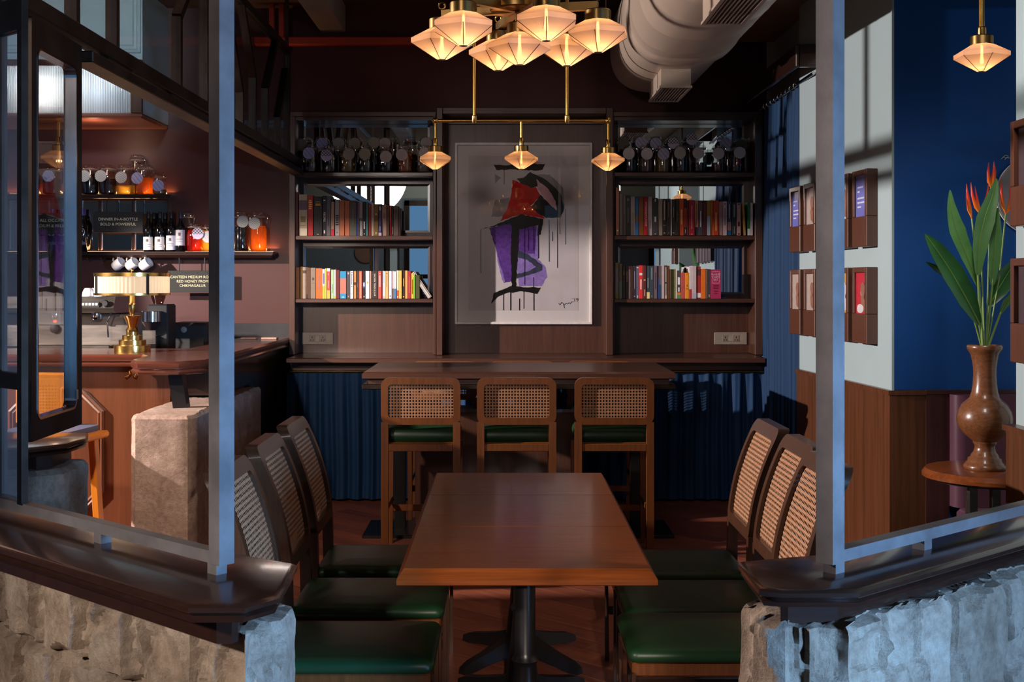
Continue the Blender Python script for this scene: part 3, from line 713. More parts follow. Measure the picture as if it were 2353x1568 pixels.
# ---- curtains
def curtain(name, label, f0, f1, z0, z1, folds, amp, nrm, seed, pinch=True):
    """cloth hanging between plan points f0 and f1"""
    a, b_ = Vector(f0), Vector(f1); n = Vector(nrm)
    def f(u, v):
        z = z1 + (z0 - z1) * v
        k = min(1, .35 + v * 2.2)
        ph = u * folds * 2 * PI + .9 * math.sin(u * 11 + seed) + .25 * math.sin(v * 4 + u * 7)
        d = amp * k * (math.sin(ph) + .35 * math.sin(2.3 * ph + seed)) + .012 * noise.noise(Vector((u * 6, v * 3, seed)))
        p = a.lerp(b_, u) + n * d
        return (p.x, p.y, z)
    m = MB().grid(f, int(folds * 16), 24)
    m2 = MB().grid(lambda u, v: tuple(Vector(f(u, v)) + Vector((n.x, n.y, 0)) * -.004), int(folds * 16), 24)
    m.add(m2.v, m2.f)
    return tag(m.build(name, M['curtain'], None, smooth=70), label, 'curtain')
curtain('counter_curtain', 'dark blue gathered curtain below the counter, on the side next to the bar', (-1.60, 8.91), (.15, 8.91), .02, .955, 15, .022, (0, -1), 1.0)
curtain('counter_curtain', 'blue gathered curtain below the counter, on the side next to the window', (.18, 8.91), (1.93, 8.91), .02, .955, 15, .022, (0, -1), 2.3)
curtain('window_curtain', 'tall blue curtain hanging from the dark pelmet at the window', (1.935, 7.90), (1.935, 8.93), .03, 2.90, 9, .026, (-1, 0), 4.1)
t = thing('pelmet', 'dark wooden pelmet box above the tall blue curtain', 'pelmet', (0, 0, 0))
MB().box(1.80, 1.825, 7.42, 9.1, 2.95, 3.09, .006).box(1.825, 2.0, 7.42, 7.45, 2.95, 3.09).build('fascia', M['cap'], t)
MB().box(1.825, 1.98, 7.45, 9.1, 3.06, 3.09).build('top_board', M['cap'], t)
MB().tube([(1.93, 7.5, 2.925), (1.93, 9.1, 2.925)], .011).build('rod', M['chrome'], t)
for k in range(9):
    y = 7.95 + k * .115
    MB().tube([(1.93 + .02 * math.cos(a), y, 2.918 + .02 * math.sin(a)) for a in [2 * PI * i / 10 for i in range(11)]], .003, 5).build('ring', M['chrome'], t)

# ---- books
ORD = 'first second third fourth fifth sixth seventh eighth ninth tenth eleventh twelfth thirteenth fourteenth fifteenth sixteenth seventeenth eighteenth nineteenth twentieth twenty-first twenty-second twenty-third twenty-fourth twenty-fifth twenty-sixth twenty-seventh twenty-eighth twenty-ninth thirtieth thirty-first thirty-second thirty-third thirty-fourth thirty-fifth thirty-sixth thirty-seventh thirty-eighth'.split()
def colour_word(r, g, b):
    mx, mn = max(r, g, b), min(r, g, b)
    if mx < 62: return 'black'
    s = (mx - mn) / max(1, mx)
    if s < .16: return 'white' if mx > 165 else ('light grey' if mx > 120 else 'dark grey')
    if r == mx:
        if g >= b and (g - b) > (r - g) * 1.5 and r > 90: return 'olive' if r < 150 else 'yellow'
        if b > g and b > r * .45: return 'magenta' if s > .5 else 'mauve'
        if s > .7 and g > r * .3: return 'orange' if r > 150 else 'brown'
        if s > .62: return 'red' if r > 125 else 'maroon'
        return 'cream' if r > 150 and s < .35 else ('terracotta' if r > 150 else 'brown')
    if g == mx: return 'green'
    return 'blue' if s > .3 else 'slate'
DEEP = 1.22
def book(p0, p1, ytop, col, ybase, label, group, tilt=0.0, bands=(), title=None, tcol=(225, 215, 195), marks=None, tsize=1.0, tdown=.5, flat_title=False):
    """one book standing spine out; bands = [(from, to, colour)] as shares of the spine's height from the foot"""
    Y = 9.185
    x0, x1 = gx(p0, Y), gx(p1, Y); wd = max(.008, x1 - x0 - .0012); zb = gz(ybase, 9.16) + .0005; h = gz(ytop, Y) - zb
    dp = .125 + .03 * ((p0 * 7.13) % 1.0)
    k = lambda c: tuple(min(255, v * DEEP + 8) for v in c)
    cm = flat(*k(col))
    m = MB().box(-wd / 2, wd / 2, 0, .003, 0, h, .0012).box(-wd / 2, -wd / 2 + .0018, .002, dp, 0, h).box(wd / 2 - .0018, wd / 2, .002, dp, 0, h)
    o = m.build('book', cm, None, loc=((x0 + x1) / 2, Y + random.uniform(-.006, .006), zb))
    o.rotation_euler = (0, tilt, 0)
    tag(o, label, 'book', group)
    MB().box(-wd / 2 + .0018, wd / 2 - .0018, .003, dp - .004, .003, h - .004).build('page_block', M['paper'], o)
    for a, b_, c in bands: MB().box(-wd / 2 + .0004, wd / 2 - .0004, -.0006, .0005, h * a + .0008, h * b_ - .0008).build('spine_band', flat(*k(c)), o)
    if title:
        size = wd * .8 * tsize
        t = text_mesh('title_lettering', title, size, flat(*k(tcol)), o, (0, -.0010, h * tdown), (PI / 2, 0, 0) if flat_title else (PI / 2, PI / 2, 0), extrude=.0003)
        if not flat_title:
            L_ = t.dimensions.x
            if L_ > h * .9: t.scale = (h * .9 / L_, 1, 1)
    if marks:
        mm = MB()
        for a, b_, wf in marks: mm.box(-wd * wf / 2, wd * wf / 2, -.0009, .0004, h * a, h * b_)
        mm.build('spine_lettering', flat(*k(tcol)), o)
    return o
def row(data, ybase, where, group):
    n = len(data)
    for i, d in enumerate(data):
        kw = d[4] if len(d) > 4 else {}
        cw = kw.pop('word', None) or colour_word(*[min(255, v * 1.25) for v in d[3]])
        lab = '%s book, %s %s' % (cw, ORD[i] if i < n - 1 else 'last', where)
        book(d[0], d[1], d[2], d[3], ybase, lab, group, **kw)
W = (200, 195, 190)
rowL2 = [(675.5, 685, 441.6, (90, 30, 22), dict(marks=[(.05, .09, .5), (.35, .75, .12)], tcol=(110, 60, 50))), (687, 706, 447, (150, 132, 102), dict(bands=[(.62, .86, (84, 66, 66)), (.0, .18, (176, 160, 136))], marks=[(.33, .47, .6), (.24, .25, .7)], tcol=(110, 86, 50))),
 (706.4, 719.3, 448.6, (150, 25, 20), dict(marks=[(.66, .69, .5), (.71, .74, .6), (.76, .79, .5), (.81, .84, .6), (.86, .88, .5)], tcol=(215, 165, 60))), (721, 740.5, 452, (26, 23, 22), dict(marks=[(.86, .87, .5), (.80, .82, .6), (.77, .79, .6), (.03, .045, .2)], tcol=(190, 140, 50))),
 (741, 749.6, 450, (26, 24, 24), dict(title='RECIPES', tsize=.95, tdown=.47, marks=[(.87, .90, .5), (.06, .14, .3)], tcol=W)), (750, 760, 451, (82, 76, 76), dict(marks=[(.25, .68, .15)], tcol=(30, 28, 28))),
 (761, 768.3, 464, (150, 116, 92), dict(bands=[(0, .2, (176, 30, 54))], marks=[(.3, .55, .15)], tcol=(120, 80, 60))), (769.7, 780, 458, (140, 130, 124), dict(marks=[(.29, .33, .7), (.35, .39, .7), (.41, .45, .7), (.47, .51, .7), (.53, .57, .7), (.08, .1, .3)], tcol=(36, 30, 30))),
 (780.7, 791.5, 460, (166, 96, 62)), (792, 803.5, 462, (166, 96, 66)), (804, 818.6, 461, (80, 76, 66), dict(marks=[(.3, .75, .08)], tcol=(120, 112, 96))), (819, 822.6, 463, (40, 70, 130), dict(bands=[(.58, 1, (64, 46, 104))])), (822.8, 825.2, 464, (130, 100, 80)),
 (825.4, 833.5, 463, (150, 142, 140), dict(bands=[(.43, .52, (80, 74, 70))])), (834, 840.6, 464, (30, 24, 24), dict(marks=[(.2, .42, .5), (.04, .07, .3)], tcol=(190, 182, 178))), (841, 846, 465, (60, 112, 112)), (846.4, 852.5, 468.5, (132, 36, 26), dict(marks=[(.92, .95, .3)], tcol=(220, 180, 120))),
 (852.8, 859, 468.5, (170, 150, 134)), (859.3, 869, 469, (112, 88, 42), dict(bands=[(.45, .62, (84, 62, 30))], marks=[(.05, .12, .25), (.66, .70, .4)], tcol=(200, 176, 130))), (869.5, 877, 469, (58, 52, 92), dict(bands=[(0, .1, (180, 160, 180))], marks=[(.14, .3, .2), (.8, .92, .5)], tcol=(170, 165, 190))),
 (877.4, 888, 470, (144, 118, 104), dict(marks=[(.55, .72, .15)], tcol=(110, 70, 60))), (888.3, 894.7, 472, (70, 44, 34)), (895.3, 899.3, 472, (204, 40, 70), dict(bands=[(.5, 1, (190, 70, 40))])), (900, 904, 473, (34, 26, 22), dict(marks=[(.05, .3, .25)], tcol=(170, 140, 90))),
 (904.4, 915.2, 474, (78, 66, 60), dict(marks=[(.75, .9, .4)], tcol=(50, 42, 40))), (915.5, 921, 479, (46, 28, 22))]
row(rowL2, 542, 'from the bar on the upper book shelf beside the bar', 'books on the upper shelf beside the bar')
rowL3 = [(679.5, 688.3, 614.5, (112, 62, 16)), (688.7, 695.2, 613, (98, 72, 32)), (695.8, 703, 614, (128, 112, 98), dict(bands=[(.8, .9, (60, 44, 36))])), (703.2, 707, 614, (104, 72, 46), dict(bands=[(0, .14, (50, 36, 28))])), (707.5, 713, 615, (72, 46, 30)), (713.6, 725.4, 615.7, (112, 96, 82), dict(marks=[(.6, .68, .4), (.5, .51, .6)], tcol=(60, 52, 46))),
 (726, 740.4, 617, (226, 84, 28), dict(bands=[], marks=[(.34, .78, .14), (.88, .95, .14)], tcol=(120, 90, 110))), (740.8, 747, 618.7, (176, 170, 196), dict(bands=[(0, .44, (168, 156, 60))], marks=[(.5, .86, .5)], tcol=(96, 88, 130))), (747.3, 750.9, 617, (160, 172, 64)), (751.4, 758.9, 617, (186, 60, 62), dict(bands=[(0, .28, (190, 150, 66)), (.9, 1, (210, 200, 196))], marks=[(.35, .6, .2), (.77, .84, .2)], tcol=(220, 150, 140))),
 (759.9, 766.8, 620, (140, 168, 132), dict(marks=[(.2, .5, .15)], tcol=(80, 100, 80))), (767.7, 771.7, 620, (206, 200, 182), dict(bands=[(0, .1, (200, 170, 90))])), (772.1, 780.4, 621, (88, 26, 26)), (781, 795.5, 623.3, (36, 120, 160), dict(bands=[(.18, .74, (176, 100, 84))], marks=[(.05, .07, .4)], tcol=(210, 210, 210))),
 (796.6, 804.6, 623, (66, 58, 60), dict(marks=[(.88, .95, .4), (.06, .1, .2)], tcol=(180, 150, 140))), (805, 812, 623, (214, 208, 218), dict(marks=[(.93, .96, .3), (.42, .45, .3), (.16, .18, .2), (.5, .9, .15)], tcol=(40, 36, 60))), (812.6, 818, 623, (210, 130, 78), dict(bands=[(.49, .6, (70, 42, 30))])), (818.4, 825, 623, (48, 38, 34), dict(marks=[(.08, .1, .2), (.4, .55, .2)], tcol=(110, 80, 60))),
 (825.3, 832.2, 623, (206, 84, 58), dict(marks=[(.1, .95, .12), (.05, .08, .3)], tcol=(240, 200, 180))), (833.3, 839.4, 623, (26, 20, 24), dict(bands=[(.38, .61, (44, 62, 110))], marks=[(.05, .1, .3), (.44, .58, .5)], tcol=(200, 190, 190))), (840, 849, 623, (200, 196, 204), dict(marks=[(.54, .63, .4)], tcol=(170, 160, 60))), (850, 852.9, 623, (204, 150, 120)),
 (853.3, 868.3, 623, (46, 36, 34), dict(title='SACHIN TENDULKAR', tsize=.46, tcol=(206, 200, 190))), (869.2, 877, 623, (216, 68, 58), dict(marks=[(.42, .84, .25), (.89, .92, .3)], tcol=(240, 210, 200))), (878, 884.7, 623, (186, 190, 212), dict(bands=[(.55, 1, (150, 176, 206)), (0, .1, (170, 160, 160))])), (885.5, 892.4, 623, (222, 158, 100), dict(marks=[(.42, .84, .12), (.88, .93, .4)], tcol=(120, 70, 40))),
 (893.2, 900.3, 623, (214, 196, 214), dict(marks=[(.07, .12, .4)], tcol=(120, 90, 140))), (900.6, 905.5, 623, (190, 166, 172), dict(bands=[(0, .37, (96, 80, 80))])), (905.8, 911, 624, (206, 200, 216), dict(bands=[(0, .37, (50, 110, 160))])), (911.3, 916.5, 622, (220, 196, 170), dict(bands=[(0, .3, (196, 74, 20))], marks=[(.04, .09, .5)], tcol=(220, 210, 210))), (917, 923.4, 622, (192, 166, 84)), (923.8, 930.6, 622, (50, 34, 24), dict(marks=[(.44, .72, .25), (.05, .09, .4)], tcol=(210, 150, 50))),
 (931, 936.5, 622, (218, 150, 84)), (937, 944, 623, (152, 36, 42), dict(marks=[(.2, .8, .12)], tcol=(210, 130, 120))), (944.4, 950.4, 628, (226, 166, 72), dict(marks=[(.18, .75, .25)], tcol=(70, 44, 20))), (950.7, 953.6, 631, (100, 176, 60)), (954, 964.2, 633, (64, 66, 30), dict(word='mossy-green'))]
row(rowL3, 687, 'from the bar on the lower book shelf beside the bar', 'books on the lower shelf beside the bar')
# the white book that leans across the gap at the end of that shelf
xA, xB, zb = gx(955, 9.2), gx(994.0, 9.2), gz(687, 9.16)
hA = gz(629, 9.2) - zb; ang = math.atan2(xA - xB, hA); Lb = math.hypot(xA - xB, hA)
o = MB().box(0, .006, 0, .14, 0, Lb, .001).box(.006, .03, .002, .004, 0, Lb).build('book', flat(226, 218, 212), None, loc=(xB - .032, 9.19, zb + .001))
o.rotation_euler = (0, ang, 0); tag(o, 'white book leaning over the gap at the end of the lower shelf beside the bar', 'book')
MB().box(.006, .022, .004, .138, .003, Lb - .003).build('page_block', M['paper'], o); MB().box(.022, .026, 0.002, .14, 0, Lb).build('back_cover', flat(120, 92, 70), o)
rowR2 = [(1415, 1423, 431, (134, 78, 56), dict(marks=[(.09, .12, .4)], tcol=(220, 200, 170))), (1423.6, 1431.5, 446, (84, 78, 74)), (1432, 1438, 447, (82, 70, 70), dict(marks=[(.35, .5, .1)], tcol=(50, 44, 44))), (1438.5, 1448.6, 449, (28, 25, 22), dict(marks=[(.32, .7, .16), (.86, .92, .5)], tcol=(90, 86, 74))), (1449.2, 1459.7, 452, (126, 114, 108), dict(marks=[(.38, .6, .12)], tcol=(80, 74, 70))), (1460.3, 1467.6, 452, (16, 76, 126), dict(bands=[(.35, .52, (96, 60, 40))])),
 (1468, 1479, 452, (104, 58, 14)), (1479.3, 1488.6, 452, (140, 4, 18), dict(title='OTTOLENGHI FLAVOUR', tcol=(224, 190, 186), tsize=.72, tdown=.55)), (1489.2, 1499, 452, (148, 138, 138), dict(marks=[(.18, .4, .3)], tcol=(120, 108, 110))), (1499.6, 1512, 455, (22, 27, 24), dict(bands=[(0, .52, (54, 48, 56))], marks=[(.36, .5, .3), (.9, .97, .2), (.03, .05, .2)], tcol=(190, 184, 184))), (1512.8, 1522.6, 457, (128, 112, 100)),
 (1523.1, 1531, 457, (25, 20, 18), dict(marks=[(.42, .95, .35), (.27, .28, .9), (.05, .08, .4)], tcol=(150, 132, 100))), (1531.6, 1541, 457, (30, 21, 18), dict(marks=[(.5, .9, .15), (.05, .08, .2)], tcol=(110, 80, 60))), (1541.4, 1543.4, 458, (170, 160, 150)), (1543.8, 1551.8, 458, (26, 22, 20), dict(marks=[(.5, .78, .15), (.06, .08, .5)], tcol=(140, 134, 128))), (1552.2, 1560.7, 457, (26, 21, 19), dict(title='LAST CALL', tcol=(110, 116, 96), tsize=.7)),
 (1561.1, 1571, 456.5, (172, 58, 16), dict(marks=[(.3, .7, .34)], tcol=(224, 160, 90))), (1571.4, 1578.2, 457, (30, 20, 18), dict(bands=[(.22, .75, (140, 36, 16))], marks=[(.06, .17, .15)], tcol=(210, 170, 130))), (1578.6, 1582.4, 460, (80, 20, 20)), (1583, 1596, 460, (136, 18, 32), dict(marks=[(.18, .84, .14), (.02, .05, .15)], tcol=(226, 130, 130))), (1597, 1604.8, 461, (166, 122, 92), dict(bands=[(0, .24, (46, 38, 44))], marks=[(.32, .92, .25)], tcol=(110, 60, 40))),
 (1605.2, 1614.3, 461, (60, 54, 62), dict(bands=[(.72, 1, (74, 64, 56))], marks=[(.24, .7, .25)], tcol=(200, 196, 200))), (1614.8, 1623.6, 461, (70, 18, 20), dict(marks=[(.45, .92, .25)], tcol=(104, 34, 30))), (1624.3, 1632.6, 461, (140, 146, 156), dict(bands=[(.55, 1, (140, 100, 24))], word='grey-mustard')), (1633, 1638.4, 460, (164, 92, 28)), (1638.9, 1651.2, 461, (160, 50, 14), dict(marks=[(.13, .66, .26)], tcol=(226, 150, 80))), (1651.7, 1660.8, 463.5, (146, 108, 104)),
 (1661.5, 1670.4, 463, (178, 150, 150), dict(marks=[(.3, .8, .2), (.9, .95, .3)], tcol=(90, 60, 60))), (1671.4, 1680.8, 463.5, (38, 40, 62), dict(bands=[(.14, .4, (120, 86, 88)), (0, .13, (20, 74, 106))], marks=[(.5, .93, .18)], tcol=(150, 148, 160))), (1682.5, 1692.8, 465, (28, 24, 28), dict(marks=[(.05, .28, .2), (.55, .93, .3)], tcol=(120, 116, 120))), (1693.4, 1702.6, 466, (162, 122, 112), dict(marks=[(.93, .98, .5), (.28, .42, .5), (.02, .07, .4)], tcol=(70, 22, 24))),
 (1709.5, 1714.3, 466, (150, 104, 48), dict(tilt=-.06)), (1717.5, 1723.4, 464, (22, 96, 40), dict(bands=[(0, .2, (190, 190, 180))])), (1724.2, 1730, 466, (184, 170, 170))]
row(rowR2, 541, 'from the painting on the upper book shelf by the blue curtain', 'books on the upper shelf by the curtain')
rowR3 = [(1413.8, 1422, 604, (92, 86, 90), dict(bands=[(.85, 1, (92, 84, 26)), (0, .16, (86, 76, 16))])), (1422.8, 1430, 606, (78, 74, 56), dict(bands=[(0, .5, (80, 90, 86))])), (1430.4, 1436.8, 610, (28, 20, 18), dict(title='ZAIKA', tcol=(150, 130, 70), tsize=.8, tdown=.76)), (1437.1, 1444, 610, (36, 22, 20), dict(title='PIEDMETRY', tcol=(160, 132, 110), tsize=.95, tdown=.66)), (1444.4, 1449, 612, (186, 170, 172), dict(bands=[(.9, 1, (150, 60, 80))])), (1449.4, 1453.8, 612, (130, 88, 66)),
 (1454.2, 1461.8, 612, (38, 34, 52), dict(marks=[(.3, .85, .16), (.06, .09, .4)], tcol=(120, 120, 150))), (1462.3, 1468.2, 611, (84, 80, 96), dict(marks=[(.02, .1, .3), (.93, .96, .8)], tcol=(190, 185, 195))), (1468.5, 1477, 610, (194, 34, 34), dict(marks=[(.7, .77, .8), (.28, .58, .35)], tcol=(226, 190, 186))), (1477.6, 1484.6, 610, (74, 28, 26), dict(marks=[(.54, .58, .6), (.08, .28, .3)], tcol=(170, 140, 120))), (1485, 1493, 611, (40, 58, 68), dict(bands=[(0, .2, (206, 184, 128))], marks=[(.33, .63, .14)], tcol=(160, 166, 160))),
 (1493.5, 1502, 611, (44, 52, 62), dict(marks=[(.58, .94, .25), (.06, .1, .2)], tcol=(120, 130, 136))), (1502.5, 1510, 611, (96, 78, 84), dict(marks=[(.3, .8, .25)], tcol=(60, 44, 50))), (1510.5, 1515, 612, (30, 60, 118), dict(bands=[(.62, 1, (64, 40, 48))])), (1515.2, 1520, 611, (78, 72, 70), dict(bands=[(0, .43, (26, 56, 80))])), (1520.4, 1526.7, 610, (166, 144, 148)), (1527.3, 1533.3, 610, (48, 36, 30), dict(marks=[(.1, .45, .3), (.0, .1, .5), (.5, .95, .3)], tcol=(190, 180, 160))), (1534, 1539, 611, (84, 46, 24)),
 (1539.4, 1543.2, 619, (62, 56, 34)), (1543.5, 1552.7, 618.7, (104, 104, 48), dict(marks=[(.7, .73, .2), (.4, .44, .2)], tcol=(70, 66, 36))), (1553, 1555.8, 618.7, (196, 188, 184)), (1556, 1564.3, 622, (60, 56, 56), dict(bands=[(.13, .22, (200, 110, 20)), (0, .13, (70, 124, 80))], marks=[(.5, .76, .6), (.25, .4, .4)], tcol=(210, 206, 206))), (1564.7, 1574.3, 627, (160, 68, 60)), (1574.6, 1583, 627, (206, 124, 14), dict(marks=[(.37, .39, .8), (.94, .96, .6), (.46, .54, .2)], tcol=(120, 70, 10))),
 (1583.4, 1589.8, 613, (182, 170, 172), dict(bands=[(0, .3, (150, 40, 44))], word='white-red')), (1590, 1600, 611.4, (170, 154, 156), dict(bands=[(0, .18, (150, 144, 160))])), (1600.6, 1610.6, 613, (134, 34, 34), dict(bands=[(.03, .18, (190, 186, 186)), (.72, .92, (60, 30, 34))])), (1611.3, 1621, 618, (196, 92, 14)), (1621.3, 1626.4, 618, (88, 66, 56), dict(marks=[(.5, .95, .2)], tcol=(130, 100, 80))), (1626.7, 1632.6, 618.7, (54, 46, 54), dict(marks=[(.06, .14, .6)], tcol=(140, 110, 80)))]
row(rowR3 + [(1633, 1656.8, 619.5, (146, 32, 72), dict(word='thick magenta'))], 687, 'from the painting on the lower book shelf by the blue curtain', 'books on the lower shelf by the curtain')
o = [x for x in C.objects if x.name.startswith('book') and 'thick magenta' in x.get('label', '')][0]
h = gz(619.5, 9.185) - gz(687, 9.16); pk = flat(240, 200, 210)
text_mesh('title_lettering', 'WHERE\nCHEFS\nEAT', .021, pk, o, (0, -.001, h * .73), (PI / 2, 0, 0), line=.95)
MB().box(-.027, .027, -.0008, .0004, h * .92, h * .93).box(-.027, .027, -.0008, .0004, h * .525, h * .535).box(-.027, -.0255, -.0008, .0004, h * .53, h * .925).box(.0255, .027, -.0008, .0004, h * .53, h * .925).build('title_box', pk, o)
MB().box(-.02, .02, -.0008, .0004, h * .42, h * .46).box(-.02, .02, -.0008, .0004, h * .34, h * .38).box(-.016, .016, -.0008, .0004, h * .24, h * .27).box(-.012, .012, -.0008, .0004, h * .16, h * .19).build('spine_lettering', flat(110, 14, 50), o)
o = tag(MB().lathe([(.006, 0), (.016, .002), (.018, .010), (.015, .011), (.005, .004)], 20).build('trinket_dish', flat(60, 120, 200, .3), None, 40, loc=(gx(1664, 9.22), 9.22, gz(687, 9.16) + .0005)), 'tiny blue dish on the shelf beside the thick magenta book', 'dish')

# ---- clip-top jars
def tag_mat(kind):
    if ('tag', kind) in _flat: return _flat['tag', kind]
    base = {'stripe': (206, 204, 190), 'dots': (206, 198, 200), 'lilac': (176, 172, 200), 'check': (214, 200, 220), 'brown': (120, 100, 84), 'dark': (96, 90, 74), 'white': (214, 206, 204)}[kind]
    m, nt, b = new_mat('round_tag_' + kind); v = coords(nt, (1, 1, 1), (0, math.radians(40), 0)); b.inputs['Roughness'].default_value = .7
    c = mul(srgb(*base), .9); dk = mul(c, .16)
    if kind in ('stripe', 'lilac', 'dark', 'brown'):
        wv = nt.nodes.new('ShaderNodeTexWave'); wv.inputs['Scale'].default_value = 34 if kind != 'lilac' else 12; wv.inputs['Distortion'].default_value = 1.0; wv.inputs['Detail Scale'].default_value = 3; wv.bands_direction = 'X'
        L(nt, v, wv.inputs['Vector']); f = wv.outputs['Fac']; cut = .22 if kind == 'stripe' else .10
        L(nt, ramp(nt, f, [(cut, mul(c, .3 if kind != 'lilac' else .65)), (cut + .1, c)]), b.inputs['Base Color'])
    elif kind == 'check':
        ck = nt.nodes.new('ShaderNodeTexChecker'); ck.inputs['Scale'].default_value = 85; ck.inputs['Color1'].default_value = c; ck.inputs['Color2'].default_value = dk
        vv = coords(nt); sp = nt.nodes.new('ShaderNodeSeparateXYZ'); L(nt, vv, sp.inputs[0]); cb = nt.nodes.new('ShaderNodeCombineXYZ'); L(nt, sp.outputs['X'], cb.inputs['X']); L(nt, sp.outputs['Z'], cb.inputs['Y']); cb.inputs['Z'].default_value = .003
        L(nt, cb.outputs[0], ck.inputs['Vector'])
        gt = nt.nodes.new('ShaderNodeMath'); gt.operation = 'GREATER_THAN'; gt.inputs[1].default_value = -.006; L(nt, sp.outputs['Z'], gt.inputs[0])
        mx = nt.nodes.new('ShaderNodeMix'); mx.data_type = 'RGBA'; L(nt, gt.outputs[0], mx.inputs[0]); mx.inputs[6].default_value = c; L(nt, ck.outputs['Color'], mx.inputs[7]); L(nt, mx.outputs[2], b.inputs['Base Color'])
    else:
        vo = nt.nodes.new('ShaderNodeTexVoronoi'); vo.inputs['Scale'].default_value = 90; L(nt, v, vo.inputs['Vector'])
        L(nt, ramp(nt, vo.outputs['Distance'], [(.12, mul(c, .5)), (.22, c)]), b.inputs['Base Color'])
    _flat['tag', kind] = m; return m
def jar(cx, Y, zb, rad, h, fill, content, kind, label, group, tagpos=None, lumps=False, glow=None):
    """glass body, contents, glass lid, wire clip and a round paper tag; tagpos = (dx, z) of the tag's middle"""
    t = thing('clip_top_jar', label, 'jar', (cx, Y, zb), 0, group)
    hb = h * .86; rn = rad * .80
    MB().lathe([(rad * .86, .001), (rad * .97, h * .03), (rad, h * .08), (rad, hb * .66), (rad * .97, hb * .76), (rn, hb * .92), (rn, hb)], 28, cap=False).build('jar_body', M['jar_glass'], t, smooth=50)
    MB().lathe([(rn * 1.04, hb), (rn * 1.12, hb + h * .02), (rn * 1.12, hb + h * .05), (rn * 1.02, hb + h * .06), (rn * 1.05, hb + h * .085), (rn * .98, hb + h * .12), (rn * .7, h), (rn * .3, h * .995)], 28).build('lid', M['jar_glass'], t, smooth=40)
    MB().lathe([(rn * 1.02, hb - .004), (rn * 1.07, hb - .002), (rn * 1.07, hb + .004), (rn * 1.02, hb + .006)], 28, cap=False).build('seal', flat(150, 120, 100), t, smooth=60)
    m = MB().tube([(rn * 1.14 * math.cos(a), rn * 1.14 * math.sin(a), hb + h * .035) for a in [2 * PI * i / 20 for i in range(21)]], .0016, 5)
    m.tube([(rn * 1.1, 0, hb + h * .03), (rad * 1.12, -.004, hb - h * .02), (rad * 1.02, -.006, hb - h * .14), (rad * 1.10, .006, hb - h * .06), (rn * 1.14, .004, hb + h * .06)], .0018, 5)
    m.tube([(-rn * 1.1, 0, hb + h * .03), (-rad * 1.1, 0, hb - h * .06), (-rad * 1.0, 0, hb - h * .10)], .0018, 5)
    m.build('wire_clip', M['chrome'], t, smooth=60)
    zt = hb * fill; r2 = rad * .955
    prof = [(r2 * .85, .004), (r2, h * .05)] + ([(r2, zt)] if fill < .7 else [(r2, hb * .66), (rn * .97, min(zt, hb * .95))])
    MB().lathe(prof, 24).build('contents', content, t, smooth=50)
    if lumps:
        rd = random.Random(int(cx * 1000) + 5); mm = MB()
        for k in range(16):
            a = rd.uniform(0, 2 * PI); zc = rd.uniform(.12, fill * .95) * hb; s = rad * rd.uniform(.22, .34); q = r2 * .86
            mm.lathe([(s * math.cos(e), zc + s * .9 * math.sin(e)) for e in [math.radians(v) for v in (-80, -45, 0, 45, 80)]], 8, q * math.cos(a) * .98, q * math.sin(a) * .98)
        mm.build('pickles', lumps, t, smooth=60)
    if tagpos:
        dx, z = tagpos; rt = .0445
        q = MB().loft([[(rt * math.cos(a), 0, rt * math.sin(a)) for a in [2 * PI * i / 32 for i in range(32)]], [(rt * math.cos(a), .0012, rt * math.sin(a)) for a in [2 * PI * i / 32 for i in range(32)]]])
        q.build('paper_tag', tag_mat(kind), t, loc=(dx, -rad - .008, z))
        MB().tube([(dx, -rad - .006, z + rt * .9), (dx * .6 - .01, -rad * .9, hb * .98), (-rn * .5, -rn * .95, hb + .004)], .0010, 4).build('string', M['paper'], t)
    return t
def liquid(name, c, tr=0.0, rough=.15):
    m, nt, b = new_mat(name); b.inputs['Base Color'].default_value = c; b.inputs['Roughness'].default_value = rough
    if tr:
        nt.nodes.remove(b); t = nt.nodes.new('ShaderNodeBsdfTransparent'); t.inputs[0].default_value = c
        d = nt.nodes.new('ShaderNodeBsdfTranslucent'); d.inputs[0].default_value = c
        x = nt.nodes.new('ShaderNodeMixShader'); x.inputs[0].default_value = 1 - tr
        L(nt, t.outputs[0], x.inputs[1]); L(nt, d.outputs[0], x.inputs[2]); L(nt, x.outputs[0], nt.nodes['Material Output'].inputs[0])
    return m
LQ = dict(dark=liquid('dark_syrup', srgb(34, 14, 16)), wine=liquid('wine_red_syrup', srgb(70, 12, 20)), olive=liquid('olive_brine', srgb(110, 88, 34)), amber=liquid('pickled_fruit', srgb(150, 84, 26)), grey=liquid('grey_brine', srgb(120, 108, 98)), black=liquid('black_syrup', srgb(18, 12, 14)), red=liquid('red_preserve', srgb(150, 16, 22)), mud=liquid('brown_preserve', srgb(86, 58, 44)))
PK = dict(pale=paint('pale_pickles', srgb(170, 136, 74), .5, .3, 30), orange=paint('orange_pickles', srgb(170, 96, 34), .5, .3, 30), red=paint('red_pickles', srgb(160, 26, 30), .5, .3, 30), white=paint('white_pickles', srgb(160, 148, 136), .5, .3, 30))
zs = bz(396) + .0008
SS = ['first', 'second', 'third', 'fourth', 'fifth', 'sixth', 'seventh', 'eighth']
